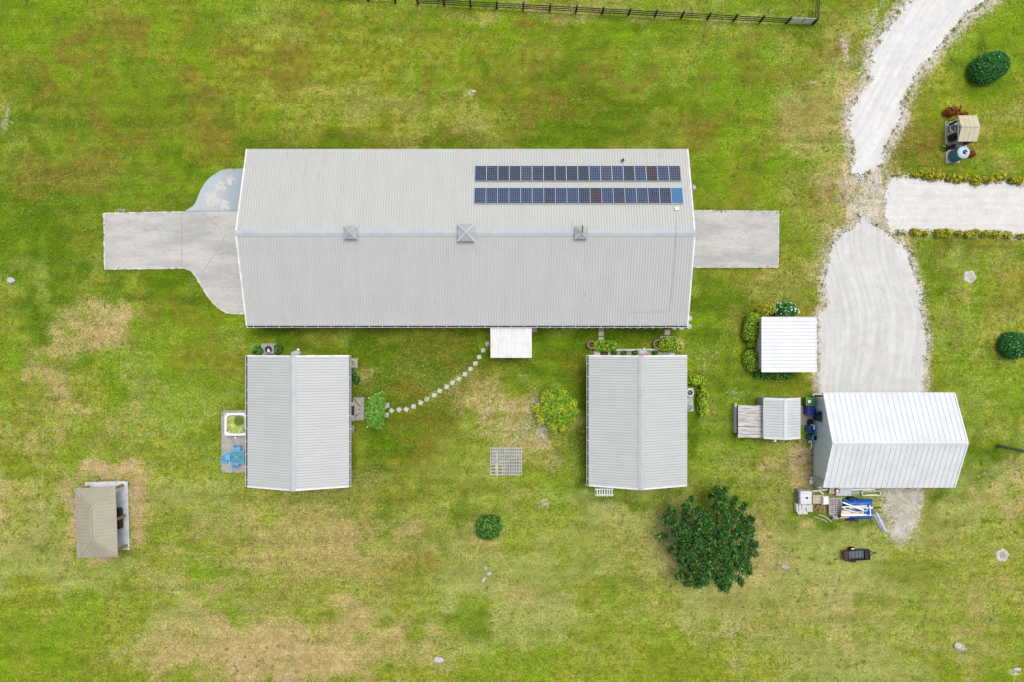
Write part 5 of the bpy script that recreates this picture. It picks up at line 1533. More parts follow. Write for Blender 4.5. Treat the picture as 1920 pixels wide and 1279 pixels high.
tag(MB().box((q.x, q.y, 0.2), (0.16, 0.14, 0.4)).cyl((q.x, q.y + .02, 0.4), (q.x, q.y + 0.1, 0.5), 0.04, n=8).build('garden_tap', 'plastic_white', origin=(q.x, q.y, 0), bevel=0.01), 'small white garden tap on the bed edging', 'tap')
slab('well_pad', [(1286, 727), (1300, 727), (1300, 771.5), (1286, 771.5)], 'concrete', 0.08)
q = at(1294, 736.5, 0.7)
wl_ = thing('well_ring', 'white ringed round well head with dark motor inside', 'well', (q.x, q.y, 0.08))
MB().lathe([(0.30, 0.08), (0.31, 0.66), (0.33, 0.70), (0.26, 0.72), (0.24, 0.66), (0.24, 0.2)], (q.x, q.y, 0), 26).build('ring', 'plastic_white', wl_)
MB().cyl((q.x, q.y, 0.1), (q.x, q.y, 0.4), 0.235, n=20).build('well', 'machine_black', wl_)
m_b = MB()
for i in range(4):
    a = i * 1.57 + 0.5
    m_b.box((q.x + 0.1 * math.cos(a), q.y + 0.1 * math.sin(a), 0.44), (0.16, 0.07, 0.06), rz=a)
m_b.cyl((q.x, q.y, 0.4), (q.x, q.y, 0.56), 0.07, n=10)
m_b.build('motor', 'machine_grey', wl_)
q = at(1292.5, 764, 0.8)
tk_ = thing('water_softener', 'pale boxed water tank with round grey lid below the well ring', 'tank', (q.x, q.y, 0.08))
MB().box((q.x, q.y, 0.42), (0.58, 0.66, 0.68)).build('case', 'tank_top', tk_, bevel=0.12)
MB().lathe([(0.26, 0.74), (0.26, 0.82), (0.22, 0.84), (0.2, 0.80), (0.001, 0.81)], (q.x, q.y, 0), 24).build('lid', 'machine_grey', tk_)

# white arbour seat below the right cabin
v = at(1134, 922, 1.9)
ab = thing('garden_arbour', 'white slatted garden arbour peeking out below the right cabin', 'arbour', (v.x, v.y, 0))
sl_ = MB()
for i in range(7):
    x = at(1120 + i * 4.55, 0, 2.05).x
    a, b = at(0, 915.5, 2.05).y, at(0, 930.8, 2.05).y
    sl_.box((x, (a + b) / 2, 2.08), (0.075, a - b, 0.05))
sl_.build('slat', 'white_trim', ab)
for py in (917.3, 927.9):
    q0_, q1_ = at(1116.2, py, 2.0), at(1150, py, 2.0)
    MB().box(((q0_.x + q1_.x) / 2, q0_.y, 2.0), (q1_.x - q0_.x, 0.08, 0.10)).build('beam', 'white_trim', ab)
for px in (1119.5, 1142):
    x = at(px, 0, 1.95).x
    ya, yb = at(0, 917, 1.95).y, at(0, 928, 1.95).y
    sd = MB()
    for yy in (ya - 0.02, yb + 0.02):
        sd.box((x, yy, 0.97), (0.09, 0.09, 1.94))
    for k in range(8):
        sd.box((x, (ya + yb) / 2, 0.2 + k * 0.23), (0.05, ya - yb - 0.1, 0.09))
    sd.build('side_panel', 'white_trim', ab)
slab('concrete_step', [(1118, 905), (1142, 905), (1142, 915), (1118, 915)], 'concrete_grey', 0.12)

# slatted timber grid on the lawn
a, b = at(918.5, 838.5, 0.15), at(979, 892, 0.15)
gd = thing('timber_grid', 'flat grid of weathered white timber slats with a broken corner, lying on the lawn', 'timber grid', ((a.x + b.x) / 2, (a.y + b.y) / 2, 0))
r_ = MB()
for i in range(9):
    y = b.y + 0.1 + (a.y - b.y - 0.2) * i / 8
    r_.box(((a.x + b.x) / 2 + random.uniform(-.02, .02), y, 0.06), (b.x - a.x, 0.085, 0.10), rz=random.uniform(-.004, .004))
r_.build('bearer', 'grid_wood', gd)
s_ = MB()
NS = 19
for i in range(NS):
    x = a.x + 0.06 + (b.x - a.x - 0.12) * i / (NS - 1)
    y0_ = b.y
    if i in (1, 2, 5, 6):
        y0_ = b.y + (a.y - b.y) * 0.40
    s_.box((x, (y0_ + a.y) / 2 + random.uniform(-.02, .02), 0.135), (0.068, a.y - y0_, 0.04), rz=random.uniform(-.006, .006))
x = a.x + (b.x - a.x) * 0.225
s_.box((x, b.y + 1.0, 0.18), (0.15, 2.1, 0.04), rz=0.01)
s_.build('slat', 'grid_wood', gd)

# ------------------------------------------------------------------ pump shelter and blue tank
ph = thing('pump_shelter', 'small open pump shelter with cream gabled roof and machinery inside', 'shelter', (39.0, 18.4, 0))
gx0_, gx1_, gy0_, gy1_ = at(1796.5, 0, 1.8).x, at(1831.8, 0, 1.8).x, at(0, 265.5, 1.8).y, at(0, 216.5, 1.8).y
s1, s2 = MB(), MB()
ymid = (gy0_ + gy1_) / 2
for ya in (gy0_, gy1_):
    ribbed(s1, s2, (gx0_, ya, 1.8), (gx1_, ya, 1.8), (gx1_ + 0.0, ymid, 2.28), (gx0_, ymid, 2.28), 0.4, 0.03, 0.012, 0.05)
rf = s1.build('roof', 'cream_roof', ph)
s2.build('roof_rib', 'tan_seam', rf)
MB().box(((gx0_ + gx1_) / 2, ymid, 2.29), (gx1_ - gx0_, 0.05, 0.03)).build('ridge_cap', 'tan_seam', rf)
pb0, pb1 = at(1773, 229, 0), at(1812, 276, 0)
slab('shelter_slab', [(1772, 228), (1812, 228), (1812, 277), (1772, 277)], 'concrete', 0.06)
for x in (gx0_ + 0.08, gx1_ - 0.1):
    for y in (gy0_ + 0.1, gy1_ - 0.1):
        MB().box((x, y, 0.9), (0.09, 0.09, 1.8)).build('post', 'wood_tan', ph)
bm2 = MB()
for y in (gy0_ + 0.1, gy1_ - 0.1):
    bm2.box(((gx0_ + gx1_) / 2, y, 1.7), (gx1_ - gx0_ - 0.1, 0.08, 0.1))
bm2.box((gx0_ + 0.08, ymid, 1.705), (0.08, gy1_ - gy0_ - 0.3, 0.1))
bm2.build('beam', 'plastic_white', ph)
MB().box((gx1_ - 0.08, ymid, 0.85), (0.04, gy1_ - gy0_ - 0.3, 1.6)).build('back_wall', 'dark_gap', ph)
x0 = gx0_
def eq(name, label, cat, b, m, o, **k):
    return tag(b.build(name, m, origin=o, **k), label, cat)
eq('pressure_tank', 'dark blue black pressure tank lying in the pump shelter', 'tank', MB().cyl((x0 + 0.05, gy0_ + 0.62, 0.5), (x0 + 0.85, gy0_ + 0.85, 0.5), 0.28, n=20).box((x0 + 0.4, gy0_ + 0.7, 0.14), (0.5, 0.3, 0.16)), 'machine_black', (x0 + 0.4, gy0_ + 0.7, 0.06))
eq('control_box', 'black control box at the upper corner of the pump shelter', 'control box', MB().box((x0 + 0.35, gy1_ - 0.28, 0.75), (0.8, 0.16, 0.55), rz=R(20)).box((x0 + 0.35, gy1_ - 0.28, 0.27), (0.1, 0.1, 0.42)), 'machine_black', (x0 + 0.35, gy1_ - 0.28, 0.06))
eq('water_pump', 'grey water pump between the black tank and the control box', 'pump', MB().cyl((x0 + 0.25, gy0_ + 1.5, 0.42), (x0 + 0.85, gy0_ + 1.7, 0.42), 0.2, n=16).box((x0 + 0.5, gy0_ + 1.55, 0.14), (0.6, 0.3, 0.16)).cyl((x0 + 0.2, gy0_ + 1.45, 0.3), (x0 + 0.2, gy0_ + 1.45, 0.7), 0.1, n=12), 'machine_grey', (x0 + 0.5, gy0_ + 1.55, 0.06))
eq('white_pipework', 'white pipes running between pump and tank in the shelter', 'pipes', MB().tube([(x0 + 0.0, gy0_ + 1.05, 0.06), (x0 + 0.0, gy0_ + 1.05, 0.62), (x0 + 0.45, gy0_ + 1.25, 0.62), (x0 + 0.45, gy0_ + 1.62, 0.62)], 0.045).tube([(x0 + 0.1, gy0_ + 1.2, 0.5), (x0 + 0.1, gy0_ + 1.85, 0.5), (x0 + 0.5, gy0_ + 1.9, 0.5)], 0.04).tube([(x0 + 0.3, gy0_ + 1.12, 0.68), (x0 + 0.02, gy0_ + 1.32, 0.68)], 0.06), 'plastic_white', (x0 + 0.1, gy0_ + 1.3, 0.06))
eq('pipe_rack', 'low rack of dark pipes between the pump shelter and the blue tank', 'pipe rack', MB().tube([(x0 - 0.35, gy0_ - 0.22, 0.3), (x0 + 0.7, gy0_ + 0.15, 0.3)], 0.05).tube([(x0 - 0.3, gy0_ - 0.38, 0.25), (x0 + 0.8, gy0_ - 0.02, 0.25)], 0.05).box((x0 + 0.0, gy0_ - 0.1, 0.12), (0.1, 0.6, 0.2)).box((x0 + 0.55, gy0_ + 0.06, 0.12), (0.1, 0.6, 0.2)).box((x0 + 0.35, gy0_ - 0.05, 0.35), (0.5, 0.2, 0.1), rz=0.3), 'machine_black', (x0 + 0.2, gy0_, 0))
eq('timber_rail', 'pale timber rail along the lower edge of the pump shelter', 'rail', MB().bar((at(1774, 273).x, at(1774, 273).y, 0.15), (at(1796, 266, 1.2).x, at(1796, 266, 1.2).y, 0.9), 0.1, 0.08), 'wood_white', at(1780, 271))
tc1 = at(1787.2, 294)
tank = thing('water_tank', 'tall round blue water tank with dark lid beside the pump shelter', 'water tank', (tc1.x, tc1.y, 0.08))
MB().lathe([(0.545, 0.08), (0.55, 0.3), (0.545, 0.32), (0.545, 0.75), (0.55, 0.77), (0.55, 0.8), (0.545, 0.82), (0.545, 1.50)], (tc1.x, tc1.y, 0), 36).build('shell', 'tank_blue', tank, smooth=True)
MB().lathe([(0.545, 1.50), (0.53, 1.56), (0.35, 1.63), (0.22, 1.66), (0.001, 1.66)], (tc1.x, tc1.y, 0), 36).build('top', 'tank_top', tank, smooth=True)  # pale top: light from the sky is put into its colour
ld = MB().lathe([(0.20, 1.64), (0.20, 1.71), (0.17, 1.75), (0.001, 1.76)], (tc1.x + 0.04, tc1.y, 0), 24).build('lid', 'dark_lid', tank, smooth=True)
MB().box((tc1.x + 0.1, tc1.y - 0.1, 1.765), (0.10, 0.08, 0.03)).build('lid_glint', 'plastic_white', ld)  # highlight on the dark lid, put in as a white chip
slab('tank_pad', [(1773, 281), (1799, 281), (1799, 306), (1773, 306)], 'concrete', 0.075)

# ------------------------------------------------------------------ clutter round the garage
# bins
q = at(1520, 753.3, 1.05)
gb_ = thing('wheelie_bin', 'green bin with lime rim and white label beside the garage', 'bin', (q.x, q.y, 0))
MB().box((q.x, q.y, 0.5), (0.66, 0.58, 1.0), taper=1.12).build('body', 'plastic_green', gb_, bevel=0.04)
MB().box((q.x, q.y, 1.02), (0.80, 0.68, 0.06)).build('rim', 'plastic_lime', gb_, bevel=0.02)
MB().box((q.x, q.y, 1.06), (0.72, 0.60, 0.07)).build('lid', 'plastic_green', gb_, bevel=0.03)
MB().box((q.x - 0.12, q.y + 0.02, 1.10), (0.24, 0.24, 0.006)).build('label_sticker', 'plastic_white', gb_)
for s_ in (-1, 1):
    MB().cyl((q.x + 0.3, q.y + s_ * 0.24, 0.1), (q.x + 0.3, q.y + s_ * 0.3, 0.1), 0.1, n=14).build('wheel', 'rubber', gb_)
q = at(1519.8, 771, 1.0)
bb_ = thing('recycling_bin', 'dark blue recycling bin with two part lid below the green bin', 'bin', (q.x, q.y, 0))
MB().box((q.x, q.y, 0.45), (0.52, 0.66, 0.9), taper=1.1).build('body', 'plastic_blue', bb_, bevel=0.03)
MB().box((q.x + 0.03, q.y - 0.14, 0.97), (0.68, 0.44, 0.10)).build('lid', 'plastic_blue', bb_, bevel=0.06)
MB().box((q.x + 0.0, q.y + 0.24, 0.93), (0.52, 0.34, 0.07)).build('rear_lid', 'plastic_blue', bb_, bevel=0.02)
for s_ in (-1, 1):
    MB().cyl((q.x + s_ * 0.22, q.y + 0.36, 0.1), (q.x + s_ * 0.28, q.y + 0.36, 0.1), 0.1, n=14).build('wheel', 'rubber', bb_)
q = at(1519.5, 792.3, 0.2)
ty = thing('car_tyre', 'black tyre lying flat at the end of the concrete path', 'tyre', (q.x, q.y, 0))
MB().torus((q.x, q.y, 0.13), 0.19, 0.105, 28, 10).build('tread', 'rubber', ty, smooth=True)
MB().cyl((q.x, q.y, 0.05), (q.x, q.y, 0.1), 0.12, n=16).build('hub', 'mat_brown', ty)
for lab, px, py, tilt, m1, m2, nm in (('blue plastic drum leaning on the garage wall below the tyre', 1517.5, 804.5, 0.18, 'barrel_blue', 'plastic_blue', 0), ('open blue drum with pale rim and black liner, below the other drum', 1520, 820.5, 0.35, 'barrel_blue', 'machine_black', 1)):
    q = at(px, py, 0.6)
    r = thing('blue_drum', lab, 'drum', (q.x, q.y, 0))
    d = MB((q.x, q.y, 0.06), 0, 0, tilt)
    d.lathe([(0.001, 0.0), (0.27, 0.0), (0.29, 0.1), (0.285, 0.3), (0.295, 0.32), (0.285, 0.34), (0.285, 0.55), (0.295, 0.57), (0.285, 0.6), (0.29, 0.82), (0.25, 0.86), (0.24, 0.80), (0.001, 0.78)], n=22)
    d.build('drum', m1, r, smooth=True)
    MB((q.x, q.y, 0.06), 0, 0, tilt).torus((0, 0, 0.85), 0.265, 0.03, 24, 6).build('rim', 'tank_top' if nm else 'barrel_blue', r, smooth=True)
    MB((q.x, q.y, 0.06), 0, 0, tilt).cyl((0.03, 0, 0.80), (0.03, 0, 0.85), 0.2, n=20).build('lid', m2, r)
q = at(1526, 801, 0.9)
eq('paint_can', 'white slim box standing against the garage wall beside the blue drums', 'box', MB().box((q.x, q.y, 0.5), (0.12, 0.42, 1.0)), 'plastic_white', (q.x, q.y, 0), bevel=0.02)
pp = [at(1517, 830, 0.5), at(1519, 827, 0.6), at(1522, 827, 0.7), at(1522.5, 833, 0.5), at(1522, 839, 0.3), at(1519.5, 842, 0.15)]
eq('bent_pipe', 'bent white pipe on the grass below the blue drums', 'pipe', MB().tube([(v.x, v.y, v.z - .1) for v in pp], 0.06).tube([(pp[4].x, pp[4].y + .1, 0.2), (pp[4].x + 0.16, pp[4].y + .1, 0.2)], 0.05), 'plastic_white', (pp[4].x, pp[4].y, 0), smooth=False)
a, b = at(1524, 740, 0.5), at(1544, 741, 0.5)
eq('timber_beam', 'cream timber beam at the top left corner of the garage', 'beam', MB().bar((a.x, a.y + 0.05, 0.5), (b.x, b.y + 0.05, 0.5), 0.12, 0.12).box((a.x + 0.05, a.y - .02, 0.25), (0.14, 0.22, 0.5)), 'lumber', (a.x, a.y, 0))
eq('brown_plank', 'brown plank shelf under the cream beam at the garage corner', 'plank', MB().bar((a.x + .1, a.y - 0.1, 0.35), (b.x, b.y - 0.1, 0.35), 0.2, 0.05).box((a.x + .4, a.y - .1, 0.16), (0.06, 0.18, 0.32)), 'mat_brown', (a.x, a.y - .1, 0))
q = at(1522, 904, 0.2)
eq('white_sack', 'crumpled white sack left of the grey cabinet by the garage', 'sack', MB((q.x, q.y, 0.16), R(25)).lathe([(0.001, -0.16), (0.22, -0.14), (0.26, 0), (0.2, 0.13), (0.001, 0.17)], n=10).box((0.12, 0.32, 0.0), (0.3, 0.35, 0.24), rz=0.4), 'plastic_white', (q.x, q.y, 0), subsurf=1)
q = at(1539, 911, 1.0)
eq('white_crate', 'white open crate beside the grey cabinet at the garage corner', 'crate', MB().box((q.x, q.y, 0.45), (0.32, 0.5, 0.9)).box((q.x + .02, q.y + 0.14, 0.93), (0.24, 0.16, 0.05), rz=0.3), 'plastic_white', (q.x, q.y, 0), bevel=0.01)
# liquid tote
q = at(1511.5, 933.3, 1.1)
to = thing('liquid_tote', 'white cube shaped liquid tote in a metal cage, on the grass below the garage', 'tank', (q.x, q.y, 0))
MB().box((q.x, q.y, 0.62), (1.0, 1.12, 0.96)).build('bottle', 'tote_white', to, bevel=0.06)
cg = MB()
for z in (0.16, 0.36, 0.56, 0.76, 0.96):
    for s_ in (-1, 1):
        cg.box((q.x + s_ * 0.54, q.y, z), (0.03, 1.2, 0.04))
        cg.box((q.x, q.y + s_ * 0.60, z), (1.1, 0.03, 0.04))
for i in range(6):
    o_ = -0.54 + i * 0.216
    for s_ in (-1, 1):
        cg.box((q.x + o_, q.y + s_ * 0.615, 0.58), (0.03, 0.02, 1.0))
        cg.box((q.x + s_ * 0.56, q.y + o_ * 1.05, 0.58), (0.02, 0.03, 1.0))
for s_ in (-1, 0, 1):
    cg.box((q.x, q.y + s_ * 0.34, 1.115), (1.06, 0.035, 0.02))
cg.build('cage', 'galv', to)
MB().box((q.x, q.y, 0.07), (1.12, 1.2, 0.12)).build('skid', 'wood_grey', to)
MB().cyl((q.x + 0.06, q.y - 0.02, 1.10), (q.x + 0.06, q.y - 0.02, 1.15), 0.10, n=16).build('cap', 'machine_black', to)
BX = [('white foam box at the far lower left of the tote, standing tall', 1500, 952, 0.62, 0.8, 0.55, 8), ('small white box poking out below the tall foam box', 1500.8, 961, 0.42, 0.32, 0.34, 0), ('small white box between the foam boxes below the tote', 1509.5, 959.5, 0.4, 0.42, 0.4, -3),
      ('wide white box at the lower right corner of the tote', 1518, 953, 0.5, 0.6, 0.55, 4), ('white box touching the lower edge of the tote', 1508, 949.5, 0.36, 0.36, 0.65, 0)]
for lab, px, py, wx_, wy_, hz, rz_ in BX:
    q = at(px, py, hz)
    r = thing('foam_box', lab, 'box', (q.x, q.y, 0), 'white boxes below the tote')
    MB((q.x, q.y, 0), R(rz_)).box((0, 0, hz / 2 - 0.02), (wx_, wy_, hz - 0.04)).build('body', 'plastic_white', r, bevel=0.01)
    MB((q.x, q.y, 0), R(rz_)).box((0, 0, hz), (wx_ + 0.03, wy_ + 0.03, 0.05)).build('lid', 'wood_white', r, bevel=0.01)
q = at(1494.5, 951, 0.4)
eq('white_board', 'white board propped against the far left foam box', 'board', MB((q.x, q.y, 0.35), 0, 0, 0.25).box((0, 0, 0), (0.05, 0.66, 0.7)), 'wood_white', (q.x, q.y, 0))
q = at(1533, 936, 0.5)
tb_ = thing('plywood_table', 'tan plywood sheet on legs right of the tote', 'table', (q.x, q.y, 0))
MB().box((q.x, q.y, 0.5), (0.86, 0.78, 0.03)).build('table_top', 'plywood', tb_)
for sx, sy in ((-1, -1), (1, -1), (1, 1), (-1, 1)):
    MB().box((q.x + sx * 0.36, q.y + sy * 0.32, 0.245), (0.07, 0.07, 0.48)).build('leg', 'wood_grey', tb_)
q = at(1548, 938.5, 0.8)
fz = thing('chest_freezer', 'white chest freezer between plywood table and pallet', 'freezer', (q.x, q.y, 0))
MB().box((q.x, q.y, 0.38), (0.55, 0.74, 0.76)).build('body', 'plastic_white', fz, bevel=0.02)
MB().box((q.x + 0.03, q.y, 0.80), (0.46, 0.70, 0.06)).build('lid', 'plastic_white', fz, bevel=0.02)
MB().box((q.x - 0.24, q.y, 0.785), (0.04, 0.6, 0.04)).build('hinge', 'machine_grey', fz)
g = random.Random(9)
base = at(1535, 951)
for i in range(34):
    x, y = base.x + g.gauss(0, 0.26), base.y + g.gauss(0, 0.2)
    z = 0.05 + 0.25 * max(0, 1 - math.hypot((x - base.x) / .5, (y - base.y) / .4)) * g.random()
    tag(MB((x, y, z), g.random() * 3, g.uniform(-.3, .3)).box((0, 0, 0), (0.2, 0.1, 0.07)).build('loose_brick', 'brick', origin=(x, y, 0)), 'loose red brown brick in the pile below the plywood table', 'brick', 'loose bricks in a pile')
# pallets
def pallet(label, px, py, h_, rz_, seed):
    q = at(px, py, h_)
    r = thing('wooden_pallet', label, 'pallet', (q.x, q.y, h_ - 0.14), 'grey pallets by the trailer')
    g_ = random.Random(seed)
    d = MB((q.x, q.y, h_), R(rz_))
    for i in range(8):
        d.box((0, -0.66 + i * 0.19, 0), (1.16, 0.105, 0.025), rz=g_.uniform(-.02, .02))
    d.build('deck_board', 'wood_grey', r)
    d = MB((q.x, q.y, h_), R(rz_))
    for x in (-0.53, -0.12, 0.12, 0.53):
        d.box((x, 0, -0.06), (0.09, 1.42, 0.09))
    for i in range(3):
        d.box((0, -0.62 + i * 0.62, -0.12), (1.16, 0.1, 0.022))
    d.build('stringer', 'wood_grey', r)
for lab, px, py, h_, rz_, sd_ in (('lowest of the three grey pallets in the stack', 1567, 948, 0.15, 3, 1), ('middle one of the three grey pallets in the stack', 1566, 949, 0.30, -3, 2), ('grey pallet on top of the three in the stack', 1566.5, 949.5, 0.45, 2, 3)):
    pallet(lab, px, py, h_, rz_, sd_)
# tarp covered trailer with lumber
q = at(1612, 956, 0.8)
tt = thing('tarp_trailer', 'utility trailer heaped under a bright blue tarp', 'trailer', (q.x, q.y, 0))
nx_, ny_ = 26, 16
Lx, Ly = 2.55, 1.75
gxx, gyy = np.meshgrid(np.linspace(-1, 1, nx_), np.linspace(-1, 1, ny_))
zz = 0.86 - 0.35 * np.clip((np.maximum(np.abs(gxx), np.abs(gyy)) - 0.72) / 0.28, 0, 1) ** 1.3 + 0.10 * (fbm(gxx * 3 + 5, gyy * 3 + 2, 12, 3) - 0.5) * 2
wob = 1 + 0.09 * (fbm(gxx * 2 + 30, gyy * 2 + 9, 33, 3) - 0.5) * 2
tv = np.stack([q.x + gxx * Lx / 2 * wob, q.y + gyy * Ly / 2 * wob, zz], -1).reshape(-1, 3)
tm = MB()
fs = [(j * nx_ + i, j * nx_ + i + 1, (j + 1) * nx_ + i + 1, (j + 1) * nx_ + i) for j in range(ny_ - 1) for i in range(nx_ - 1)]
tm.add([tuple(v) for v in tv], fs)
tm.build('tarp', 'tarp', tt, smooth=True)
MB().box((q.x, q.y, 0.42), (2.35, 1.4, 0.14)).build('bed', 'machine_black', tt)
for s_ in (-1, 1):
    MB().cyl((q.x - 0.5, q.y + s_ * 0.88, 0.3), (q.x - 0.5, q.y + s_ * 1.04, 0.3), 0.3, n=20).build('wheel', 'rubber', tt)
    MB().box((q.x - 0.5, q.y + s_ * 0.97, 0.64), (0.78, 0.2, 0.05)).build('mudguard', 'machine_black', tt, bevel=0.02)
MB().bar((q.x + 1.15, q.y + 0.05, 0.4), (q.x + 2.0, q.y + 0.1, 0.36), 0.08, 0.08).cyl((q.x + 2.0, q.y + .1, 0.34), (q.x + 2.0, q.y + .1, 0.46), 0.06, n=10).build('drawbar', 'machine_black', tt)
LUM = [('long white plank lying slantwise over the tarp, highest on the pile', (1580, 942), (1620, 957), 0.12, 'plastic_white'), ('long white plank along the upper middle of the tarp', (1578, 951), (1625, 948.5), 0.11, 'plastic_white'), ('white plank reaching furthest right over the tarp', (1592, 952), (1637, 952), 0.13, 'plastic_white'),
       ('cream board along the middle of the lumber pile', (1578, 959), (1619, 962), 0.22, 'lumber'), ('cream board in the lower part of the lumber pile', (1577, 963), (1619, 963.5), 0.2, 'lumber'), ('white board along the lower edge of the lumber pile', (1577, 966.5), (1625, 965.5), 0.16, 'plastic_white'),
       ('orange brown board end in the lumber pile', (1596, 961), (1617, 962), 0.1, 'wood_tan'), ('grey board at the bottom of the lumber pile', (1574, 971.5), (1592, 969.5), 0.12, 'wood_grey'), ('short white slat across the right end of the tarp', (1631, 947), (1632.5, 966), 0.09, 'plastic_white'),
       ('pale board slanting under the lumber pile', (1581, 953.5), (1610, 962), 0.12, 'lumber'), ('white cross slat at the foot of the right end slat', (1622, 966), (1636, 966.4), 0.05, 'plastic_white')]
for i, (lab, a, b, wd, m) in enumerate(LUM):
    z = 0.99 + 0.028 * i
    if i == 0:
        z = 1.36
    a, b = at(*a, z), at(*b, z)
    tag(MB().bar((a.x, a.y, z), (b.x, b.y, z), wd, 0.03).build('plank', m, origin=((a.x + b.x) / 2, (a.y + b.y) / 2, z), bevel=0.004), lab, 'plank', 'boards piled on the blue tarp')
q = at(1618, 953, 0.96)
eq('picture_frame', 'small white square frame among the boards on the tarp', 'frame', MB().box((q.x - .2, q.y, 1.3), (0.05, 0.34, 0.03)).box((q.x + .2, q.y, 1.3), (0.05, 0.34, 0.03)).box((q.x, q.y + .16, 1.302), (0.36, 0.05, 0.03)).box((q.x, q.y - .16, 1.302), (0.36, 0.05, 0.03)), 'plastic_white', (q.x, q.y, 1.28))
# boards and frames along the garage wall
a, b = at(1563.5, 922, 0.5), at(1594, 922.5, 0.5)
eq('sheet_stack', 'stack of grey sheets along the lower garage wall', 'sheets', MB().box(((a.x + b.x) / 2 + 0.15, a.y, 0.25), (1.35, 0.72, 0.5)).box(((a.x + b.x) / 2 + .2, a.y + .02, 0.52), (1.2, 0.66, 0.03), rz=0.02), 'galv', ((a.x + b.x) / 2, a.y, 0))
q = at(1561, 920, 0.5)
eq('rusty_sheet', 'pinkish sheet next to the grey stack under the garage eave', 'sheet', MB((q.x, q.y, 0.4), R(-4), R(10)).box((0, 0, 0), (0.5, 0.6, 0.03)).box((-.15, 0, -.2), (0.05, 0.5, 0.4)), 'plywood', (q.x, q.y, 0))
q = at(1570.5, 919.5, 0.6)
eq('old_sign', 'small red and white board lying on the grey sheets', 'board', MB((q.x, q.y, 0.57), R(-22)).box((0, 0, 0), (0.42, 0.34, 0.02)), 'sign_red', (q.x, q.y, 0.55))
eq('pale_card', 'small pale card on top of the red board', 'card', MB((q.x + .0, q.y - .06, 0.592), R(-26)).box((0, 0, 0), (0.2, 0.22, 0.012)), 'plastic_white', (q.x, q.y - .06, 0.58))
q = at(1604, 923.5, 0.3)
eq('grey_crate', 'small grey timber crate right of the grey sheet stack', 'crate', MB().box((q.x, q.y, 0.15), (0.7, 0.32, 0.3)).box((q.x, q.y + .05, 0.32), (0.62, 0.05, 0.04)), 'wood_grey', (q.x, q.y, 0))
for lab, p_, q_, zz_, m in (('long pale pipe along the garage wall above the crate', (1596, 918.5), (1640, 917), 0.35, 'plastic_white'), ('second pale pipe lying under the long pale pipe', (1596, 916), (1651, 915), 0.25, 'galv'), ('pale green timber leading from the tote to the grey sheets', (1523, 921), (1552, 917.5), 0.25, 'lumber')):
    a, b = at(*p_, zz_), at(*q_, zz_)
    eq('long_pipe' if m != 'lumber' else 'timber_beam', lab, 'pipe' if m != 'lumber' else 'beam', MB().bar((a.x, a.y, zz_), (b.x, b.y, zz_), 0.13, 0.09).box((a.x + .1, a.y, zz_ / 2 - .03), (0.1, 0.1, zz_ - .05)).box((b.x - .1, b.y, zz_ / 2 - .03), (0.1, 0.1, zz_ - .05)), m, ((a.x + b.x) / 2, (a.y + b.y) / 2, 0))
a, b = at(1538.5, 922.5, 0.3), at(1545, 927, 0.3)
eq('short_post', 'short white post lying above the plywood table', 'post', MB().bar((a.x, a.y, 0.2), (b.x, b.y, 0.2), 0.09, 0.09).box((a.x, a.y, 0.08), (0.12, 0.12, 0.16)), 'plastic_white', (a.x, a.y, 0))
fm = MB()
a, b = at(1617, 920.5, 0.35), at(1650.5, 929, 0.35)
for y in (a.y, b.y):
    fm.box(((a.x + b.x) / 2, y, 0.35), (b.x - a.x, 0.07, 0.06))
for x in (a.x, b.x):
    fm.box((x, (a.y + b.y) / 2, 0.351), (0.06, a.y - b.y - 0.08, 0.06))
for x in (a.x, b.x):
    for y in (a.y, b.y):
        fm.box((x, y, 0.16), (0.06, 0.06, 0.32))
fm.box(((a.x + b.x) / 2 + .1, b.y + .04, 0.29), (1.0, 0.08, 0.03))
eq('steel_stand', 'empty grey metal frame on short legs at the lower garage wall', 'frame', fm, 'alu', ((a.x + b.x) / 2, (a.y + b.y) / 2, 0))
q = at(1651.5, 979.5, 0.15)
ms_ = thing('metal_sheet', 'bent grey sheet metal lying on the grass right of the tarp trailer', 'metal sheet', (q.x, q.y, 0))
A = math.atan2(-(992 - 964), 1660 - 1646)
sh = MB((q.x, q.y, 0.05), A)
sh.add([(-0.95, -0.32, 0), (0.9, -0.26, 0), (0.92, 0.02, 0.14), (-0.98, 0.05, 0.14), (-0.95, -0.32, 0.02), (0.9, -0.26, 0.02), (0.92, 0.02, 0.16), (-0.98, 0.05, 0.16)], [(3, 2, 1, 0), (4, 5, 6, 7), (0, 1, 5, 4), (1, 2, 6, 5), (2, 3, 7, 6), (3, 0, 4, 7)])
sh.add([(-0.98, 0.05, 0.14), (0.92, 0.02, 0.14), (0.75, 0.3, 0.0), (-0.6, 0.32, 0.0), (-0.98, 0.05, 0.16), (0.92, 0.02, 0.16), (0.75, 0.3, 0.02), (-0.6, 0.32, 0.02)], [(3, 2, 1, 0), (4, 5, 6, 7), (0, 1, 5, 4), (1, 2, 6, 5), (2, 3, 7, 6), (3, 0, 4, 7)])
sh.build('sheet', 'galv', ms_)
MB((q.x, q.y, 0.05), A).bar((-1.0, 0.05, 0.17), (0.85, 0.02, 0.17), 0.07, 0.03).build('bright_edge', 'plastic_white', ms_)
for lab, P_, wd in (('longer dead branch lying below the brick pile', [(1534, 965), (1545, 968), (1557, 976), (1558, 979)], 0.06), ('thinner dead branch lying below the longer one', [(1526, 968), (1534, 972), (1545, 975), (1552, 979)], 0.045)):
    pts = [at(*p, 0.08) for p in P_]
    eq('dead_branch', lab, 'branch', MB().tube(pts, wd, 6), 'plywood', pts[1])
dq = at(1565, 971)
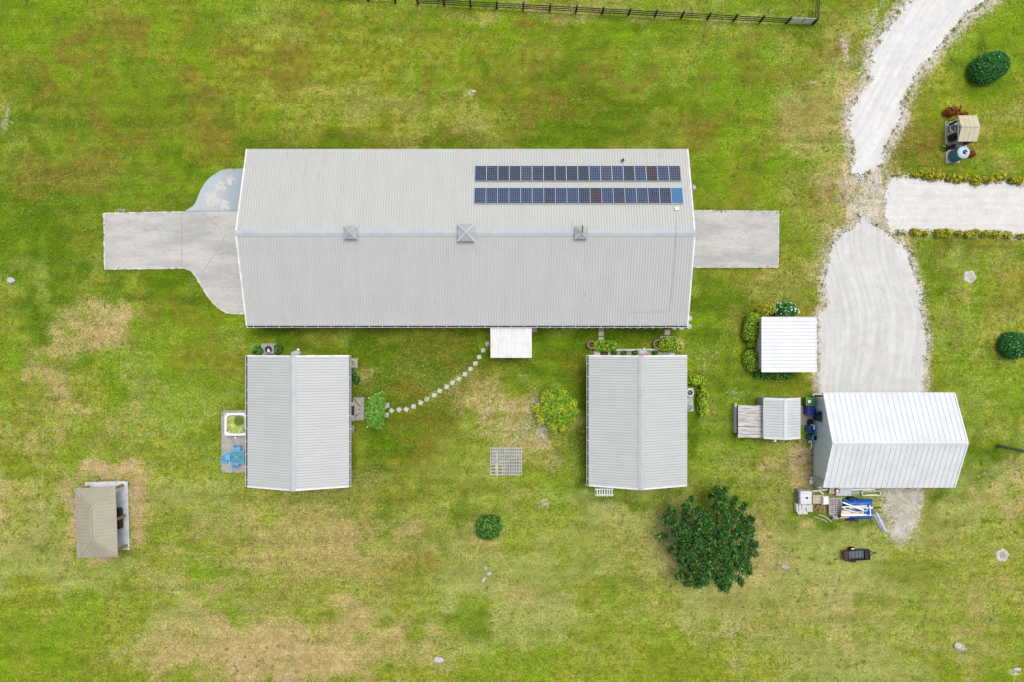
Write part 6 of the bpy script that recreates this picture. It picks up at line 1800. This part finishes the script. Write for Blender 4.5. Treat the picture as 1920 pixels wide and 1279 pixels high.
for i in range(16):
    x, y = dq.x + g.gauss(0, .28), dq.y + g.gauss(0, .16)
    tag(MB((x, y, 0.07 + 0.05 * g.random()), g.random() * 3, g.uniform(-.3, .3)).box((0, 0, 0), (g.uniform(.15, .4), g.uniform(.05, .12), 0.05)).build('scrap_timber', g.choice(['wood_grey', 'wood_white', 'machine_black']), origin=(x, y, 0)), 'scrap of timber in the heap below the pallet stack', 'scrap', 'timber scraps below the pallets')

# small black trailer
q = at(1606, 1040.5, 0.5)
tr = thing('utility_trailer', 'small black utility trailer with red tail, alone on the lower right lawn', 'trailer', (q.x, q.y, 0))
tz = R(3.5)
T = lambda: MB((q.x - 0.02, q.y, 0), tz)
T().box((0.03, 0, 0.42), (2.15, 0.86, 0.08)).build('bed', 'machine_black', tr)
b = T()
for s_ in (-1, 1):
    b.box((0.03, s_ * 0.44, 0.56), (2.2, 0.05, 0.24))
b.box((1.11, 0, 0.56), (0.05, 0.83, 0.24))
b.box((0.9, 0, 0.52), (0.36, 0.8, 0.12))
b.build('side_wall', 'machine_black', tr)
b = T()
for i in range(5):
    wd = 0.245 if i < 4 else 0.12
    xx = -0.55 + i * 0.295 - (0.06 if i == 4 else 0)
    b.box((xx, 0.04, 0.475), (wd, 0.62, 0.03))
b.build('bed_plate', 'trailer_bed', tr)
b = T()
b.box((-0.98, 0, 0.55), (0.42, 0.84, 0.2))
b.build('tailgate', 'trailer_red', tr, bevel=0.03)
b = T()
for k in range(3):
    b.box((-0.95, -0.28 + 0.28 * k, 0.66), (0.24, 0.06, 0.02))
b.box((-0.72, 0, 0.70), (0.04, 0.82, 0.05))
b.box((-0.82, 0.36, 0.67), (0.3, 0.1, 0.03))
b.build('tail_bracket', 'rust_red', tr)
for s_ in (-1, 1):
    wq = T().cyl((-0.3, s_ * 0.50, 0.25), (-0.3, s_ * 0.63, 0.25), 0.25, n=20).build('wheel', 'rubber', tr)
    T().box((-0.3, s_ * 0.56, 0.54), (0.46, 0.16, 0.04)).build('mudguard', 'machine_black', wq, bevel=0.02)
    if s_ == 1:
        T().box((-0.3, 0.58, 0.565), (0.28, 0.1, 0.015)).build('reflector', 'plastic_white', wq)
b = T()
b.bar((1.1, 0.25, 0.4), (1.75, 0.05, 0.4), 0.05, 0.06)
b.bar((1.1, -0.2, 0.4), (1.75, 0.05, 0.4), 0.05, 0.06)
b.box((1.72, 0.05, 0.42), (0.16, 0.08, 0.08))
b.build('drawbar', 'machine_black', tr)

# ------------------------------------------------------------------ pole, rocks, lids and litter
v = at(1871, 836)
up = thing('utility_pole', 'tall grey wooden utility pole at the right edge of the photo', 'pole', v)
MB().cyl((v.x, v.y, 0), (v.x, v.y, 9.0), 0.15, 0.11, 14).build('shaft', 'pole_wood', up, smooth=True)
MB().box((v.x, v.y, 8.5), (0.12, 2.0, 0.12)).build('crossarm', 'pole_wood', up)
def rock(label, px, py, sx, sy, sz, seed, m='rock', name='rock', rz=0):
    q = at(px, py)
    g_ = np.random.default_rng(seed)
    b = MB((q.x, q.y, sz * 0.25), R(rz))
    n, mm = 10, 6
    vs_, fs = [], []
    for j in range(mm):
        ph = -math.pi / 2 + math.pi * (j + 0.5) / mm
        for i in range(n):
            a = 2 * math.pi * i / n
            k = 1 + g_.uniform(-.18, .18)
            vs_.append((sx / 2 * k * math.cos(ph) * math.cos(a), sy / 2 * k * math.cos(ph) * math.sin(a), sz / 2 * k * math.sin(ph)))
    for j in range(mm - 1):
        for i in range(n):
            fs.append((j * n + i, j * n + (i + 1) % n, (j + 1) * n + (i + 1) % n, (j + 1) * n + i))
    fs.append(tuple(range((mm - 1) * n, mm * n)))
    b.add(vs_, fs)
    return tag(b.build(name, m, origin=(q.x, q.y, 0), smooth=True), label, 'rock')
rock('pale rock on the lawn at the far left of the concrete apron', 22, 526, 0.75, 0.6, 0.3, 1)
rock('half-moon bluish stone on the lower lawn near the bottom edge', 823, 1237, 1.05, 0.6, 0.25, 2, rz=-12)
rock('upper stone of the small line below the round bush', 911, 1065, 0.32, 0.3, 0.18, 3)
rock('middle stone of the small line below the round bush', 917, 1075.5, 0.4, 0.34, 0.2, 4)
rock('long lower stone of the small line below the round bush', 907, 1087, 0.3, 0.62, 0.18, 5, rz=-32)
rock('chunky white stone in the lower right corner of the lawn', 1795, 1210, 0.75, 0.7, 0.35, 6)
rock('white stone cut by the bottom right corner of the photo', 1906, 1254, 0.8, 0.4, 0.25, 7)
rock('flat grey stone left of the small black trailer', 1472, 1063, 0.9, 0.42, 0.12, 8, m='concrete_grey', rz=-12)
rock('small grey stone above the rounded stones of the barn, on the upper lawn', 888, 172, 0.5, 0.3, 0.15, 9)
rock('small pale stone right of the barn roof by the solar panels', 1301, 352, 0.35, 0.5, 0.2, 10)
for lab, px, py, rr_, m in (('sandy round well cover with brown middle on the right lawn below the lane', 1818, 519, 0.56, 'soil_pale'), ('pale round concrete cover with worn middle on the lower right lawn', 1879, 1041, 0.58, 'concrete')):
    q = at(px, py)
    r = thing('round_cover', lab, 'cover', (q.x, q.y, 0))
    b = MB((q.x, q.y, 0))
    n = 40
    vs_, fs = [], []
    for k, (f_, z) in enumerate(((1.0, 0.0), (0.95, 0.05), (0.5, 0.06), (0.45, 0.035))):
        for i in range(n):
            a = 2 * math.pi * i / n
            w_ = rr_ * f_ * (1 + 0.07 * math.sin(5 * a + px) + 0.05 * math.sin(9 * a + 1) + random.uniform(-.04, .04))
            vs_.append((w_ * math.cos(a), w_ * math.sin(a), z))
    for k in range(3):
        for i in range(n):
            fs.append((k * n + i, k * n + (i + 1) % n, (k + 1) * n + (i + 1) % n, (k + 1) * n + i))
    b.add(vs_, fs).build('rim', 'rock', r)
    MB().cyl((q.x, q.y, 0), (q.x, q.y, 0.03), rr_ * 0.5, n=24).build('middle', 'soil_pale' if m == 'concrete' else 'plywood', r)

# fallen leaves round the big tree
g = np.random.default_rng(77)
n = 420
c_ = at(1320, 1010)
aa, uu = g.uniform(0, 2 * math.pi, n), np.sqrt(g.uniform(0.15, 1, n)) * 7.0
P_ = np.stack([c_.x - 1.2 + uu * np.cos(aa) * 1.15, c_.y + uu * np.sin(aa) * 0.8, np.full(n, 0.03)], 1)
nr = unit(np.array([0, 0, 1.0]) + g.normal(size=(n, 3)) * 0.25)
tg = unit(np.cross(nr, g.normal(size=(n, 3))))
leaf_mat('leaf_fallen', (0.50, 0.36, 0.06), (0.42, 0.22, 0.05), 0.6, (0.6, 0.5, 0.2), 0.3)
fl = leaf_obj('fallen_leaves', leaf_geo(P_, tg, nr, g.uniform(.10, .17, n), g.uniform(.07, .11, n)), 'leaf_fallen')
fl['kind'] = 'stuff'
tag(fl, 'yellow brown fallen leaves scattered on the grass round the large tree', 'leaves')

# taller grass: clumps on the lawn and along the edges of slabs and walls
def grass_tufts():
    g = np.random.default_rng(91)
    pts = []
    X, Y = g.uniform(-46, 46, 5200), g.uniform(-31, 31, 5200)
    k = fbm(X * 0.25, Y * 0.25, 401, 4) > 0.46
    pts.append(np.stack([X[k], Y[k]], 1))
    def edge(P, step, jit, frac=0.8):
        out = []
        for p, q in zip(P[:-1], P[1:]):
            a, c = at(*p), at(*q)
            n_ = max(1, int((c - a).length / step))
            for i in range(n_):
                if g.random() < frac:
                    v = a.lerp(c, (i + g.random()) / n_)
                    out.append((v.x + g.normal() * jit, v.y + g.normal() * jit))
        pts.append(np.array(out))
    edge([(343, 396.5), (194.6, 399.6), (196, 505.4), (343, 503.6)] + CURVE[::-1], 0.16, 0.07)
    edge([(347.5, 396.0), (366, 382), (376.7, 357), (392.6, 334.5), (416.6, 319.3), (430, 317), (456, 316)], 0.16, 0.06)
    edge([(1304, 394), (1460.5, 395.5), (1459.5, 502.3), (1302, 502)], 0.16, 0.07)
    edge([(463, 769), (414.8, 769.5), (415.5, 886.5), (463, 886)], 0.18, 0.05)
    edge([(160, 904), (240, 902), (244, 1030.5), (220, 1032)], 0.2, 0.05)
    edge(DRIVE[1:16], 0.13, 0.25, 0.7)
    edge(DRIVE[16:26], 0.13, 0.18, 0.8)
    edge(YARD[0:10], 0.15, 0.2, 0.6)
    edge(YARD[12:], 0.15, 0.16, 0.8)
    edge(LANE[0:4], 0.14, 0.12)
    edge(LANE[6:10], 0.14, 0.12)
    edge([(478, 612.5), (915, 612.5)], 0.2, 0.12)
    edge([(1005, 613), (1285, 613)], 0.3, 0.12)
    edge([(1526, 800), (1526, 900)], 0.25, 0.1)
    edge([(1496, 965), (1545, 970), (1640, 975)], 0.12, 0.2)
    edge([(1385, 825), (1500, 826)], 0.2, 0.08)
    P = np.concatenate(pts)
    for poly in (DRIVE, YARD, LANE, HEAP):
        P = P[sdist(P[:, 0], P[:, 1], [tuple(at(*p)[:2]) for p in poly]) < 0.12]
    for x0, y0, x1, y1 in ((198, 402, 460, 501), (370, 330, 480, 500), (440, 280, 1305, 609), (1300, 398, 1456, 499), (463, 670, 652, 908), (1105, 670, 1286, 906), (1530, 745, 1785, 905), (1430, 600, 1526, 692), (1390, 765, 1496, 818), (419, 772, 470, 883), (163, 907, 238, 1028), (1773, 230, 1810, 304), (1500, 920, 1635, 965), (920, 615, 995, 668)):
        a, b = at(x0, y0), at(x1, y1)
        P = P[~((P[:, 0] > a.x) & (P[:, 0] < b.x) & (P[:, 1] < a.y) & (P[:, 1] > b.y))]
    nb = 9
    n = len(P)
    c = np.repeat(P, nb, 0)
    sz = np.repeat(g.uniform(0.6, 1.3, n), nb)
    d = unit(np.stack([g.normal(size=n * nb), g.normal(size=n * nb), np.abs(g.normal(size=n * nb)) * 0.7 + 0.25], 1))
    L = g.uniform(0.10, 0.24, n * nb) * sz
    q = np.concatenate([c, np.zeros((n * nb, 1))], 1) + d * L[:, None] * 0.5 + np.stack([g.normal(size=n * nb) * .05, g.normal(size=n * nb) * .05, np.full(n * nb, 0.0)], 1) * sz[:, None]
    nrm = unit(np.cross(np.cross(d, np.array([0, 0, 1.0])), d) + g.normal(size=d.shape) * 0.3)
    leaf_mat('leaf_grass', (0.115, 0.185, 0.006), (0.25, 0.30, 0.03), 0.6, (0.34, 0.30, 0.10), 0.12)
    o = leaf_obj('grass_tufts', leaf_geo(q, d, nrm, L, L * 0.2 + 0.012), 'leaf_grass')
    o['kind'] = 'stuff'
    tag(o, 'taller grass clumps across the lawn and along slab and gravel edges', 'grass')
grass_tufts()
